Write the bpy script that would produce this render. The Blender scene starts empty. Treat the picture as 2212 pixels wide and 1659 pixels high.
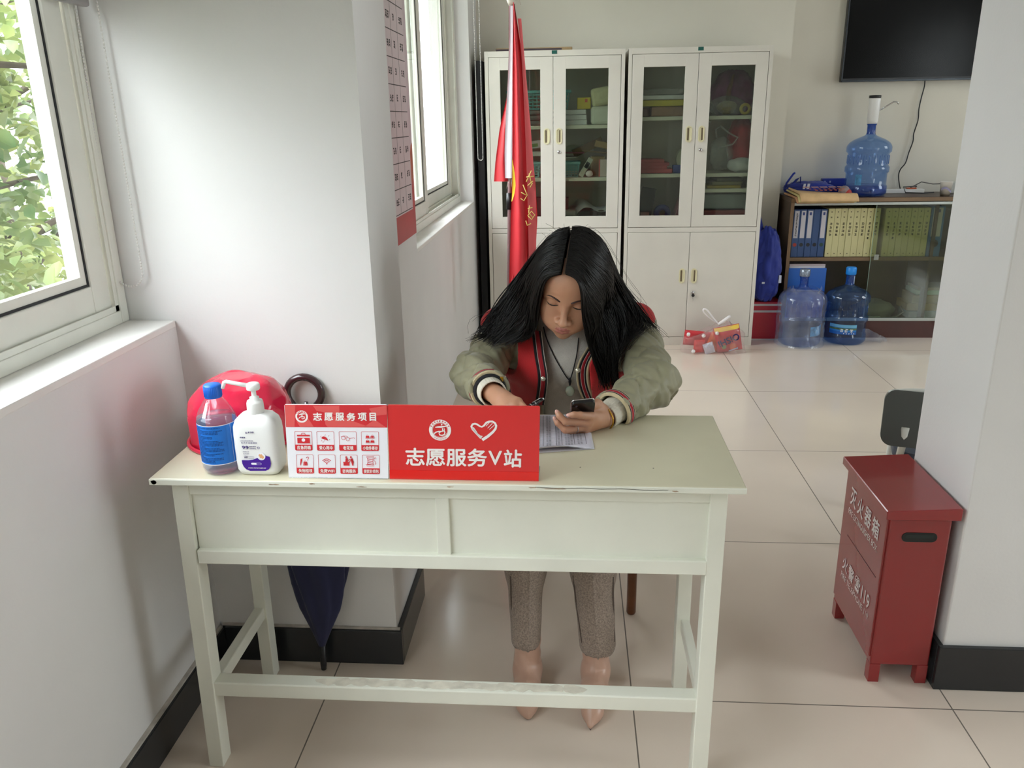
# Volunteer service desk in an office corner, rebuilt object by object (units: metres).
# X runs to the right along the back wall, Y into the room, Z up; the floor is Z = 0.
import bpy, bmesh, math, random
import numpy as np
from mathutils import Vector, Matrix, Euler

SC = bpy.context.scene
COL = SC.collection
PI = math.pi

# ---------------------------------------------------------------- camera
IW, IH, FPX = 2212.0, 1659.0, 1748.0
CAM = np.array([0.0, 0.0, 1.45])
def cam_axes(p, y, r):
    cp, sp, cy, sy, cr, sr = math.cos(p), math.sin(p), math.cos(y), math.sin(y), math.cos(r), math.sin(r)
    f = np.array([sy*cp, cy*cp, -sp]); rt = np.array([cy, -sy, 0.0]); up = np.cross(rt, f)
    return np.array([cr*rt + sr*up, -sr*rt + cr*up, f])
AX = cam_axes(math.radians(18.096), math.radians(-4.396), math.radians(-1.019))
cd = bpy.data.cameras.new('camera'); co = bpy.data.objects.new('camera', cd); COL.objects.link(co)
cd.sensor_width = 36.0; cd.lens = FPX/IW*36.0; cd.clip_start = 0.02; cd.clip_end = 200
m4 = Matrix.Identity(4)
for i in range(3):
    m4[i][0], m4[i][1], m4[i][2], m4[i][3] = AX[0][i], AX[1][i], -AX[2][i], CAM[i]
co.matrix_world = m4
SC.camera = co

# ---------------------------------------------------------------- exposure, sky, lights
SC.view_settings.view_transform = 'Standard'
SC.view_settings.look = 'None'
SC.view_settings.exposure = 0.0
SC.view_settings.gamma = 1.0
SC.view_settings.use_curve_mapping = False
try:
    SC.cycles.use_denoising = True
    SC.cycles.max_bounces = 10; SC.cycles.diffuse_bounces = 6; SC.cycles.glossy_bounces = 5
    SC.cycles.transparent_max_bounces = 24; SC.cycles.transmission_bounces = 8
    SC.cycles.sample_clamp_indirect = 6.0
    SC.cycles.caustics_reflective = False; SC.cycles.caustics_refractive = False
except Exception:
    pass

SKY = 18.0
wd = bpy.data.worlds.new('overcast_sky'); SC.world = wd; wd.use_nodes = True
nt = wd.node_tree; nt.nodes.clear()
wo = nt.nodes.new('ShaderNodeOutputWorld'); wb = nt.nodes.new('ShaderNodeBackground')
tc = nt.nodes.new('ShaderNodeTexCoord'); sx = nt.nodes.new('ShaderNodeSeparateXYZ'); rp = nt.nodes.new('ShaderNodeValToRGB')
nt.links.new(tc.outputs['Generated'], sx.inputs[0]); nt.links.new(sx.outputs['Z'], rp.inputs[0])
rp.color_ramp.elements[0].position = 0.0; rp.color_ramp.elements[0].color = (0.48, 0.47, 0.52, 1)
rp.color_ramp.elements[1].position = 0.58; rp.color_ramp.elements[1].color = (0.985, 0.95, 1.06, 1)
el_ = rp.color_ramp.elements.new(.28); el_.color = (0.53, 0.515, 0.57, 1)
nt.links.new(rp.outputs[0], wb.inputs['Color']); wb.inputs['Strength'].default_value = SKY
nt.links.new(wb.outputs[0], wo.inputs[0])

def portal(name, loc, rot, sx_, sy_):
    l = bpy.data.lights.new(name, 'AREA'); l.shape = 'RECTANGLE'; l.size = sx_; l.size_y = sy_
    l.cycles.is_portal = True
    o = bpy.data.objects.new(name, l); COL.objects.link(o); o.location = loc; o.rotation_euler = rot
portal('daylight_portal', (-1.24, 0.10, 1.36), (0, -PI/2, 0), .74, 3.6)      # window beside the desk
portal('daylight_portal', (-0.86, 4.28, 1.75), (0, -PI/2, 0), 1.65, 2.1)      # window by the cabinets
portal('daylight_portal', (4.24, 1.0, 1.45), (0, PI/2, 0), 2.0, 1.5)          # unseen window added as fill, near right
portal('daylight_portal', (4.24, 4.85, 1.85), (0, PI/2, 0), 1.3, .9)          # unseen window sized as fill, far right

# ---------------------------------------------------------------- pixel helpers (a point on a pixel's ray at a true distance)
def ray(x, y): return AX.T @ np.array([(x-IW/2)/FPX, -(y-IH/2)/FPX, 1.0])
def at_y(x, y, Y): d = ray(x, y); return Vector(CAM + d*((Y-CAM[1])/d[1]))
def at_x(x, y, X): d = ray(x, y); return Vector(CAM + d*((X-CAM[0])/d[0]))
def at_z(x, y, Z): d = ray(x, y); return Vector(CAM + d*((Z-CAM[2])/d[2]))

# ---------------------------------------------------------------- materials
def lin(h):
    h = h.lstrip('#'); v = [int(h[i:i+2], 16)/255 for i in (0, 2, 4)]
    return tuple(c/12.92 if c <= .04045 else ((c+.055)/1.055)**2.4 for c in v) + (1.0,)
MATS = {}
def mat(name, hexc, rough=.5, metal=0., spec=.5, var=.06, vscale=6., bump=0., bscale=80., coat=0., sheen=0., trans=0., sss=0., aniso=None):
    if name in MATS: return MATS[name]
    m = bpy.data.materials.new(name); m.use_nodes = True; t = m.node_tree
    b = t.nodes['Principled BSDF']; c = lin(hexc)
    b.inputs['Roughness'].default_value = rough; b.inputs['Metallic'].default_value = metal
    b.inputs['Specular IOR Level'].default_value = spec
    b.inputs['Coat Weight'].default_value = coat; b.inputs['Sheen Weight'].default_value = sheen
    tco = t.nodes.new('ShaderNodeTexCoord')
    nz = t.nodes.new('ShaderNodeTexNoise'); nz.inputs['Scale'].default_value = vscale; nz.inputs['Detail'].default_value = 5
    t.links.new(tco.outputs['Object'], nz.inputs['Vector'])
    r = t.nodes.new('ShaderNodeValToRGB')
    r.color_ramp.elements[0].position = .3; r.color_ramp.elements[1].position = .7
    r.color_ramp.elements[0].color = tuple(max(0, x*(1-var)) for x in c[:3]) + (1,)
    r.color_ramp.elements[1].color = tuple(min(1, x*(1+var)) for x in c[:3]) + (1,)
    t.links.new(nz.outputs['Fac'], r.inputs[0]); t.links.new(r.outputs[0], b.inputs['Base Color'])
    if bump:
        n2 = t.nodes.new('ShaderNodeTexNoise'); n2.inputs['Scale'].default_value = bscale; n2.inputs['Detail'].default_value = 3
        t.links.new(tco.outputs['Object'], n2.inputs['Vector'])
        bp = t.nodes.new('ShaderNodeBump'); bp.inputs['Strength'].default_value = bump; bp.inputs['Distance'].default_value = .004
        t.links.new(n2.outputs['Fac'], bp.inputs['Height']); t.links.new(bp.outputs[0], b.inputs['Normal'])
    if sss:
        b.inputs['Subsurface Weight'].default_value = sss
        b.inputs['Subsurface Radius'].default_value = (.010, .004, .002); b.inputs['Subsurface Scale'].default_value = .6
    if trans:
        b.inputs['Transmission Weight'].default_value = trans
    MATS[name] = m; return m

def clear(name, hexc, opacity, rough=.05, white=None, hexd=None, ior=1.45):
    """thin see-through sheet: tinted transparency + fresnel gloss (+ a little diffuse body)"""
    if name in MATS: return MATS[name]
    m = bpy.data.materials.new(name); m.use_nodes = True; t = m.node_tree; t.nodes.clear()
    out = t.nodes.new('ShaderNodeOutputMaterial')
    tr = t.nodes.new('ShaderNodeBsdfTransparent'); tr.inputs[0].default_value = lin(hexc)
    df = t.nodes.new('ShaderNodeBsdfPrincipled'); df.inputs['Base Color'].default_value = lin(hexd or hexc); df.inputs['Roughness'].default_value = max(rough, .2)
    nz = t.nodes.new('ShaderNodeTexNoise'); nz.inputs['Scale'].default_value = 14
    tco = t.nodes.new('ShaderNodeTexCoord'); t.links.new(tco.outputs['Object'], nz.inputs['Vector'])
    mu = t.nodes.new('ShaderNodeMath'); mu.operation = 'MULTIPLY'; mu.inputs[1].default_value = opacity*2
    t.links.new(nz.outputs['Fac'], mu.inputs[0])
    m1 = t.nodes.new('ShaderNodeMixShader'); t.links.new(mu.outputs[0], m1.inputs[0])
    t.links.new(tr.outputs[0], m1.inputs[1]); t.links.new(df.outputs[0], m1.inputs[2])
    gl = t.nodes.new('ShaderNodeBsdfGlossy'); gl.inputs['Roughness'].default_value = rough; gl.inputs[0].default_value = (1, 1, 1, 1)
    lw = t.nodes.new('ShaderNodeLayerWeight'); lw.inputs[0].default_value = .5
    pw = t.nodes.new('ShaderNodeMath'); pw.operation = 'POWER'; pw.inputs[1].default_value = 5; t.links.new(lw.outputs['Facing'], pw.inputs[0])
    f0 = ((ior-1)/(ior+1))**2
    fr = t.nodes.new('ShaderNodeMath'); fr.operation = 'MULTIPLY_ADD'; fr.inputs[1].default_value = (1-f0)*.8; fr.inputs[2].default_value = f0
    t.links.new(pw.outputs[0], fr.inputs[0])
    m2 = t.nodes.new('ShaderNodeMixShader'); t.links.new(fr.outputs[0], m2.inputs[0])
    t.links.new(m1.outputs[0], m2.inputs[1]); t.links.new(gl.outputs[0], m2.inputs[2])
    t.links.new(m2.outputs[0], out.inputs[0]); MATS[name] = m; return m

def nodes_of(m): return m.node_tree, m.node_tree.nodes['Principled BSDF']

# ---------------------------------------------------------------- mesh builder
class MB:
    """collects shapes; build() links them as ONE mesh object"""
    def __init__(s): s.v = []; s.f = []; s.mi = []; s.sm = []
    def add(s, vs, fs, mi=0, smooth=False):
        o = len(s.v); s.v += [tuple(v) for v in vs]
        for f in fs: s.f.append(tuple(i+o for i in f)); s.mi.append(mi); s.sm.append(smooth)
        return s
    def box(s, x0, x1, y0, y1, z0, z1, bev=0., mi=0, M=None, seg=2):
        x0, x1 = min(x0, x1), max(x0, x1); y0, y1 = min(y0, y1), max(y0, y1); z0, z1 = min(z0, z1), max(z0, z1)
        vs = [(x, y, z) for x in (x0, x1) for y in (y0, y1) for z in (z0, z1)]
        fs = [(0, 1, 3, 2), (4, 6, 7, 5), (0, 4, 5, 1), (2, 3, 7, 6), (0, 2, 6, 4), (1, 5, 7, 3)]
        if bev > 0:
            bm = bmesh.new(); bv = [bm.verts.new(v) for v in vs]
            for f in fs: bm.faces.new([bv[i] for i in f])
            bev = min(bev, .45*min(x1-x0, y1-y0, z1-z0))
            bmesh.ops.bevel(bm, geom=list(bm.edges), offset=bev, segments=seg, affect='EDGES', profile=.5)
            bm.verts.index_update(); vs = [tuple(v.co) for v in bm.verts]; fs = [[v.index for v in f.verts] for f in bm.faces]; bm.free()
        if M is not None: vs = [tuple(M @ Vector(v)) for v in vs]
        return s.add(vs, fs, mi, False)
    def lathe(s, prof, n=32, M=None, mi=0, smooth=True, sy=1.):
        """prof = [(r, z)...] turned about Z; r = 0 ends are closed points"""
        vs = []; fs = []; rings = []
        for r, z in prof:
            if r <= 1e-6: rings.append([len(vs)]); vs.append((0, 0, z))
            else:
                rings.append(list(range(len(vs), len(vs)+n)))
                vs += [(r*math.cos(2*PI*k/n), sy*r*math.sin(2*PI*k/n), z) for k in range(n)]
        for a, b in zip(rings, rings[1:]):
            for k in range(n):
                k2 = (k+1) % n
                if len(a) == 1 and len(b) == 1: continue
                if len(a) == 1: fs.append((a[0], b[k2], b[k]))
                elif len(b) == 1: fs.append((a[k], a[k2], b[0]))
                else: fs.append((a[k], a[k2], b[k2], b[k]))
        if M is not None: vs = [tuple(M @ Vector(v)) for v in vs]
        return s.add(vs, fs, mi, smooth)
    def tube(s, pts, r, n=8, mi=0, closed=False, cap=True, smooth=True, flat=None):
        """round tube through pts; r a number or one per point; flat squashes the section"""
        P = [Vector(p) for p in pts]; N = len(P)
        R = [r]*N if isinstance(r, (int, float)) else list(r)
        vs = []; fs = []; up = None
        for i in range(N):
            a = P[(i-1) % N] if (closed or i > 0) else P[i]; b = P[(i+1) % N] if (closed or i < N-1) else P[i]
            t = (b-a)
            t = t.normalized() if t.length > 1e-9 else Vector((0, 0, 1))
            if up is None: up = t.orthogonal().normalized()
            up = (up - t*up.dot(t)); up = up.normalized() if up.length > 1e-6 else t.orthogonal().normalized()
            sd = t.cross(up)
            for k in range(n):
                q = 2*PI*k/n
                vs.append(P[i] + up*(R[i]*math.cos(q)) + sd*(R[i]*math.sin(q)*(flat or 1)))
        m = N if closed else N-1
        for i in range(m):
            j = (i+1) % N
            for k in range(n):
                k2 = (k+1) % n; fs.append((i*n+k, i*n+k2, j*n+k2, j*n+k))
        if cap and not closed:
            fs.append(tuple(range(n-1, -1, -1))); fs.append(tuple((N-1)*n+k for k in range(n)))
        return s.add(vs, fs, mi, smooth)
    def prism(s, poly, d0, d1, M, mi=0, smooth=False):
        """2-D outline (counter-clockwise, local XY) pushed from local z=d0 to d1, placed by matrix M"""
        n = len(poly)
        vs = [tuple(M @ Vector((x, y, d0))) for x, y in poly] + [tuple(M @ Vector((x, y, d1))) for x, y in poly]
        fs = [tuple(range(n-1, -1, -1)), tuple(range(n, 2*n))] + [(k, (k+1) % n, n+(k+1) % n, n+k) for k in range(n)]
        return s.add(vs, fs, mi, smooth)
    def strip(s, pts, w, d, M, mi=0):
        """flat polyline stroke of width w in local XY, thickness d"""
        for (x0, y0), (x1, y1) in zip(pts, pts[1:]):
            dx, dy = x1-x0, y1-y0; L = math.hypot(dx, dy) or 1e-9; nx, ny = -dy/L*w/2, dx/L*w/2
            ex, ey = dx/L*w*.3, dy/L*w*.3
            s.prism([(x0+nx*-1-ex, y0-ny-ey), (x1-nx+ex, y1-ny+ey), (x1+nx+ex, y1+ny+ey), (x0+nx-ex, y0+ny-ey)], 0, d, M, mi)
        return s
    def grid(s, fn, nu, nv, mi=0, smooth=True, wrap=False):
        vs = [tuple(fn(i/nu, j/nv)) for j in range(nv+1) for i in range(nu+1)]
        fs = [(j*(nu+1)+i, j*(nu+1)+i+1, (j+1)*(nu+1)+i+1, (j+1)*(nu+1)+i) for j in range(nv) for i in range(nu)]
        return s.add(vs, fs, mi, smooth)
    def sphere(s, c, r, n=16, mi=0, M=None):
        rx, ry, rz = (r, r, r) if isinstance(r, (int, float)) else r
        pr = [(math.sin(PI*k/(n//2)), -math.cos(PI*k/(n//2))) for k in range(n//2+1)]
        T = Matrix.Translation(c) @ (M or Matrix.Identity(4)) @ Matrix.Diagonal((rx, ry, rz, 1))
        return s.lathe(pr, n, T, mi, True)
    def build(s, name, mats, parent=None, loc=None, label=None, local=True):
        me = bpy.data.meshes.new(name)
        V = s.v
        if loc is not None: V = [(v[0]-loc[0], v[1]-loc[1], v[2]-loc[2]) for v in V]
        me.from_pydata(V, [], s.f)
        for m in (mats if isinstance(mats, (list, tuple)) else [mats]): me.materials.append(m)
        me.polygons.foreach_set('material_index', s.mi); me.polygons.foreach_set('use_smooth', s.sm)
        me.update()
        o = bpy.data.objects.new(name, me); COL.objects.link(o)
        if parent is not None: o.parent = parent
        elif loc is not None: o.location = loc
        if label: o['label'] = label
        return o

def recalc(o):
    bm = bmesh.new(); bm.from_mesh(o.data); bmesh.ops.recalc_face_normals(bm, faces=bm.faces); bm.to_mesh(o.data); bm.free(); return o

def thing(name, label, cat, loc=(0, 0, 0), rotz=0., group=None, rot=None):
    o = bpy.data.objects.new(name, None); COL.objects.link(o); o.empty_display_size = .05
    o.location = loc; o.rotation_euler = rot or (0, 0, rotz); o['label'] = label; o['category'] = cat
    if group: o['group'] = group
    return o
def tag(o, label, cat, group=None):
    o['label'] = label; o['category'] = cat
    if group: o['group'] = group
    return o
def structure(o): o['kind'] = 'structure'; return o
def dup(src, loc=None, rotz=None, label=None, parent=None):
    """a copy of a thing with copies of its parts and sub-parts"""
    c = src.copy(); COL.objects.link(c)
    if parent is not None: c.parent = parent
    if loc is not None: c.location = loc
    if rotz is not None: c.rotation_euler = (0, 0, rotz)
    if label: c['label'] = label
    for ch in [o for o in bpy.data.objects if o.parent == src]: dup(ch, parent=c)
    return c

# plane frames: local x right, y up, z towards the viewer of the face
def frame(o, x, y):
    o, x, y = Vector(o), Vector(x).normalized(), Vector(y).normalized(); z = x.cross(y)
    return Matrix(((x.x, y.x, z.x, o.x), (x.y, y.y, z.y, o.y), (x.z, y.z, z.z, o.z), (0, 0, 0, 1)))
def facing_cam(o): return frame(o, (1, 0, 0), (0, 0, 1))          # a face looking towards -Y

GLYPH = {}
def glyphs(txt, bold):
    k = (txt, bold)
    if k not in GLYPH:
        cu = bpy.data.curves.new('t', 'FONT'); cu.body = txt; cu.offset = bold; cu.resolution_u = 3
        ob = bpy.data.objects.new('t', cu); COL.objects.link(ob)
        bpy.context.view_layer.update()
        me = bpy.data.meshes.new_from_object(ob.evaluated_get(bpy.context.evaluated_depsgraph_get()))
        vs = [(v.co.x, v.co.y) for v in me.vertices]; fs = [tuple(p.vertices) for p in me.polygons]
        bpy.data.objects.remove(ob); bpy.data.curves.remove(cu); bpy.data.meshes.remove(me)
        GLYPH[k] = (vs, fs)
    return GLYPH[k]
def write(mb, txt, M, x0, x1, y0, y1, bold=0., d=.0006, mi=0, wrap=None):
    """lettering fitted to the local rectangle x0..x1, y0..y1 of plane M"""
    vs, fs = glyphs(txt, 0.)
    ax, bx = min(v[0] for v in vs), max(v[0] for v in vs); ay, by = min(v[1] for v in vs), max(v[1] for v in vs)
    w = bold*(y1-y0)*1.1
    for n, (ox, oy) in enumerate(((0, 0), (w, 0), (-w, 0), (0, w), (0, -w)) if bold else ((0, 0),)):   # heavier strokes
        mb.add([tuple(M @ Vector((x0+w+(x-ax)/(bx-ax)*(x1-x0-2*w)+ox, y0+w+(y-ay)/(by-ay)*(y1-y0-2*w)+oy, d+n*.00004))) for x, y in vs], fs, mi)
def scribble(mb, M, x0, y0, w, h, seed=0, d=.0005, mi=0, t=.13):
    """print too small to read: a handful of strokes shaped like one character"""
    rd = random.Random(seed)
    for k in range(3):
        yy = y0 + h*(.15+.33*k+rd.uniform(-.06, .06)); a, b = sorted((rd.uniform(0, .35), rd.uniform(.65, 1)))
        mb.prism([(x0+w*a, yy), (x0+w*b, yy), (x0+w*b, yy+h*t), (x0+w*a, yy+h*t)], 0, d, M, mi)
    for k in range(2):
        xx = x0 + w*rd.uniform(.1, .85); a, b = rd.uniform(0, .3), rd.uniform(.7, 1)
        mb.prism([(xx, y0+h*a), (xx+w*t, y0+h*a), (xx+w*t, y0+h*b), (xx, y0+h*b)], 0, d, M, mi)
def rounded(w, h, r, n=6, x=0, y=0):
    out = []
    for cx, cy, a in ((w/2-r, h/2-r, 0), (-w/2+r, h/2-r, PI/2), (-w/2+r, -h/2+r, PI), (w/2-r, -h/2+r, 1.5*PI)):
        out += [(x+cx+r*math.cos(a+PI/2*k/n), y+cy+r*math.sin(a+PI/2*k/n)) for k in range(n+1)]
    return out
def disc(r, n=24, x=0, y=0): return [(x+r*math.cos(2*PI*k/n), y+r*math.sin(2*PI*k/n)) for k in range(n)]
def ring(mb, r0, r1, M, x=0, y=0, d=.0006, n=40, mi=0, a0=0., a1=2*PI):
    vs = []; fs = []
    for k in range(n+1):
        a = a0+(a1-a0)*k/n
        vs += [tuple(M @ Vector((x+r*math.cos(a), y+r*math.sin(a), d))) for r in (r0, r1)]
    for k in range(n): fs.append((2*k, 2*k+1, 2*k+3, 2*k+2))
    mb.add(vs, fs, mi)

# ================================================================= THE SETTING
WHITE = mat('white_wall_paint', '#dcdbda', .65, var=.025, vscale=3, bump=.08, bscale=120)
PVC = mat('cream_window_frame', '#dcdcd2', .35, var=.04, vscale=9)
SILLW = mat('white_sill_paint', '#e4e2de', .5, var=.04, vscale=12)
BLACKTILE = mat('black_skirting_tile', '#26282a', .22, var=.12, vscale=4)
GASKET = mat('black_rubber_gasket', '#15161a', .6)
GLASS = clear('window_glass', '#f4faf6', .004, .01)

# polished porcelain floor with thin grout lines
FL = mat('beige_polished_tile', '#d8cabb', .13, var=.05, vscale=1.4); t, b = nodes_of(FL)
geo = t.nodes.new('ShaderNodeNewGeometry'); sp = t.nodes.new('ShaderNodeSeparateXYZ'); t.links.new(geo.outputs['Position'], sp.inputs[0])
def mth(t, op, a, bv=None):
    n = t.nodes.new('ShaderNodeMath'); n.operation = op
    for i, q in enumerate((a, bv)):
        if q is None: continue
        if isinstance(q, (int, float)): n.inputs[i].default_value = q
        else: t.links.new(q, n.inputs[i])
    return n.outputs[0]
def groove(t, sock, off, per, w):
    f = mth(t, 'FRACT', mth(t, 'DIVIDE', mth(t, 'SUBTRACT', sock, off), per))
    return mth(t, 'LESS_THAN', mth(t, 'ABSOLUTE', mth(t, 'SUBTRACT', f, .5)), .5)if False else mth(t, 'LESS_THAN', mth(t, 'MINIMUM', f, mth(t, 'SUBTRACT', 1.0, f)), w/per/2)
gx = groove(t, sp.outputs['X'], .165, .811, .0035); gy = groove(t, sp.outputs['Y'], 1.779, .847, .0035)
gl = mth(t, 'MAXIMUM', gx, gy)
mx = t.nodes.new('ShaderNodeMixRGB'); base_in = b.inputs['Base Color'].links[0].from_socket
t.links.new(gl, mx.inputs[0]); t.links.new(base_in, mx.inputs[1]); mx.inputs[2].default_value = lin('#6e655c')
t.links.new(mx.outputs[0], b.inputs['Base Color'])
t.links.new(mth(t, 'ADD', mth(t, 'MULTIPLY', gl, .5), .13), b.inputs['Roughness'])
bp = t.nodes.new('ShaderNodeBump'); bp.invert = True; bp.inputs['Strength'].default_value = .25; bp.inputs['Distance'].default_value = .001
t.links.new(gl, bp.inputs['Height']); t.links.new(bp.outputs[0], b.inputs['Normal'])

XL, XP, XW2 = -.985, -.48, -.632
structure(MB().box(-1.6, 4.4, -3.1, 6.0, -.12, 0).build('floor', FL))
structure(MB().box(-1.6, 4.4, -3.1, 6.0, 2.85, 2.95).build('ceiling', WHITE))
w = MB()
w.box(-1.245, XL, -3.0, 1.9, 0, .975); w.box(-1.245, XL, -3.0, -1.72, .975, 2.55); w.box(-1.245, XL, -3.0, 1.9, 2.55, 2.85)
structure(w.build('wall_left', WHITE))
structure(MB().box(-1.245, XP, 1.9, 2.22, 0, 2.85).build('pillar', WHITE))
w = MB()
w.box(-.87, XW2, 2.22, 5.72, 0, .94); w.box(-.87, XW2, 2.22, 3.28, .94, 2.6); w.box(-.87, XW2, 5.28, 5.72, .94, 2.6); w.box(-.87, XW2, 2.22, 5.72, 2.6, 2.85)
structure(w.build('wall_left', WHITE))
w = MB(); w.box(-.87, 1.40, 5.72, 6.0, 0, 2.85); w.box(1.40, 4.4, 5.84, 6.0, 0, 2.85)
structure(w.build('wall_back', mat('bounce_tinted_wall_paint', '#dad6c9', .65, var=.025, vscale=3, bump=.08, bscale=120)))  # wall paint with the warmth of bounced light mixed into its colour
w = MB()
w.box(4.25, 4.4, -3, 5.84, 0, .3); w.box(4.25, 4.4, -3, 5.84, 2.6, 2.85); w.box(4.25, 4.4, -3, .25, .3, 2.6); w.box(4.25, 4.4, 1.75, 4.4, .3, 2.6); w.box(4.25, 4.4, 4.4, 5.3, .3, 1.2); w.box(4.25, 4.4, 4.4, 5.3, 2.5, 2.6); w.box(4.25, 4.4, .25, 1.75, 2.4, 2.6); w.box(4.25, 4.4, .25, 1.75, .3, .4); w.box(4.25, 4.4, 5.3, 5.84, .3, 2.6)
structure(w.build('wall_right', WHITE))
w = MB()
w.box(-1.245, 4.25, -3.1, -3.0, 0, 2.85)
structure(w.build('wall_front', WHITE))
structure(MB().box(.972, 1.75, 1.868, 2.194, 0, 2.85, .004).build('column', WHITE))

def skirt(name, *a): structure(MB().box(*a, .002).build(name, BLACKTILE))
skirt('baseboard_left', XL, -.969, -3.0, 1.9, 0, .104)
skirt('baseboard_pillar', -.969, -.464, 1.886, 1.9, 0, .108)
skirt('baseboard_pillar', XP, -.464, 1.9, 2.236, 0, .108)
skirt('baseboard_column', .958, 1.764, 1.854, 1.868, 0, .13)
skirt('baseboard_column', .958, .972, 1.868, 2.208, 0, .13)
# dirty plaster ledge along the top of the skirting
LEDGE = mat('stained_plaster_edge', '#b9b3aa', .8, var=.25, vscale=30)
structure(MB().box(XL, -.975, -3.0, 1.89, .104, .110).build('trim_1', LEDGE))
structure(MB().box(-.975, -.470, 1.893, 1.9, .108, .114).build('trim_2', LEDGE))

def sash(parent, x0, x1, y0, y1, z0, z1, sw=.07):
    """sliding sash in the plane X = const: frame, rubber, pane"""
    s = MB(); m = (x0+x1)/2
    s.box(x0, x1, y0, y0+sw, z0, z1, .004); s.box(x0, x1, y1-sw, y1, z0, z1, .004)
    s.box(x0+.001, x1-.001, y0+sw-.002, y1-sw+.002, z0, z0+sw, .004); s.box(x0+.001, x1-.001, y0+sw-.002, y1-sw+.002, z1-sw, z1, .004)
    sh = s.build('sash', PVC, parent)
    q = MB(); bw = .020; g = .006
    for d0, d1, mi in ((0, g, 0), (g, g+bw, 1)):
        a0, a1, c0, c1 = y0+sw+d0, y1-sw-d0, z0+sw+d0, z1-sw-d0; e = d1-d0
        xa, xb = (m-.006, m+.009) if mi == 0 else (x0+.002, m+.007)
        q.box(xa, xb, a0, a0+e, c0, c1, mi=mi); q.box(xa, xb, a1-e, a1, c0, c1, mi=mi)
        q.box(xa, xb, a0+e, a1-e, c0, c0+e, mi=mi); q.box(xa, xb, a0+e, a1-e, c1-e, c1, mi=mi)
    q.build('gasket', [GASKET, PVC], sh)
    MB().box(m-.002, m+.002, y0+sw, y1-sw, z0+sw, z1-sw).build('pane', GLASS, sh)
    return sh
def window(name, xi, y0, y1, z0, z1, sill_x, sashes, depth=.10, jw=.032):
    r = bpy.data.objects.new(name, None); COL.objects.link(r); r['kind'] = 'structure'
    f = MB()
    f.box(xi-depth, xi, y0, y0+jw, z0, z1, .003); f.box(xi-depth, xi, y1-jw, y1, z0, z1, .003)
    f.box(xi-depth, xi, y0+jw, y1-jw, z0, z0+jw, .003); f.box(xi-depth, xi, y0+jw, y1-jw, z1-jw, z1, .003)
    for dx in (.004, .046, .088):                                    # the three ribs of the double track
        f.box(xi-dx-.005, xi-dx, y1-jw-.014, y1-jw, z0+jw, z1-jw); f.box(xi-dx-.005, xi-dx, y0+jw, y0+jw+.014, z0+jw, z1-jw)
        f.box(xi-dx-.005, xi-dx, y0+jw, y1-jw, z0+jw, z0+jw+.014)
    f.build('window_frame', PVC, r)
    MB().box(xi-.01, sill_x, y0, y1, z0-.018, z0, .003).build('window_sill', SILLW, r)
    for k, (a, b) in enumerate(sashes):
        x1 = xi-.012-.042*(k % 2)
        sash(r, x1-.028, x1, a, b, z0+jw+.006, z1-jw-.006)
    return r
window('window_1', -1.10, -1.72, 1.898, .99, 2.55, -.983, [(.90, 1.852), (.04, .98), (-.84, .10), (-1.68, -.78)])
window('window_2', -.715, 3.28, 5.28, .955, 2.6, -.63, [(3.32, 4.14), (4.06, 5.225)], jw=.04)
def plain_window(name, box):
    r = bpy.data.objects.new(name, None); COL.objects.link(r); r['kind'] = 'structure'
    x0, x1, y0, y1, z0, z1 = box; f = MB(); e = .06
    if x1-x0 > y1-y0:
        for a, b in ((x0, x0+e), ((x0+x1)/2-e/2, (x0+x1)/2+e/2), (x1-e, x1)): f.box(a, b, y0, y1, z0, z1)
        f.box(x0, x1, y0, y1, z0, z0+e); f.box(x0, x1, y0, y1, z1-e, z1); g = (x0+e, x1-e, (y0+y1)/2-.003, (y0+y1)/2+.003, z0+e, z1-e)
    else:
        for a, b in ((y0, y0+e), ((y0+y1)/2-e/2, (y0+y1)/2+e/2), (y1-e, y1)): f.box(x0, x1, a, b, z0, z1)
        f.box(x0, x1, y0, y1, z0, z0+e); f.box(x0, x1, y0, y1, z1-e, z1); g = ((x0+x1)/2-.003, (x0+x1)/2+.003, y0+e, y1-e, z0+e, z1-e)
    f.build('window_frame', PVC, r); MB().box(*g).build('pane', GLASS, r)
plain_window('near_fill_window', (4.29, 4.35, .25, 1.75, .4, 2.4))  # out of view, put in to brighten the floor and lower left wall
plain_window('far_fill_window', (4.29, 4.35, 4.4, 5.3, 1.2, 2.5))  # out of view, added and sized to fill the far end with light

# ---------------------------------------------------------------- outdoors: ground and trees past the windows
GROUND = mat('outdoor_ground', '#3f4238', .9, var=.2)
structure(MB().box(-40, -1.7, -30, 40, -3.2, -3.0).build('outdoor_ground', GROUND))
LEAF = mat('tree_leaf', '#7f9a52', .35, var=.45, vscale=2.2, spec=.5); t, b = nodes_of(LEAF)
for e, c in zip(t.nodes['Color Ramp'].color_ramp.elements, ('#4f6b40', '#a0a468')): e.color = lin(c)
tl = t.nodes.new('ShaderNodeBsdfTranslucent'); mxs = t.nodes.new('ShaderNodeMixShader'); mxs.inputs[0].default_value = .4
t.links.new(b.inputs['Base Color'].links[0].from_socket, tl.inputs[0])
t.links.new(b.outputs[0], mxs.inputs[1]); t.links.new(tl.outputs[0], mxs.inputs[2]); t.links.new(mxs.outputs[0], t.nodes['Material Output'].inputs[0])
BARK = mat('tree_bark', '#4d4238', .9, var=.3, vscale=20)
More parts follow.
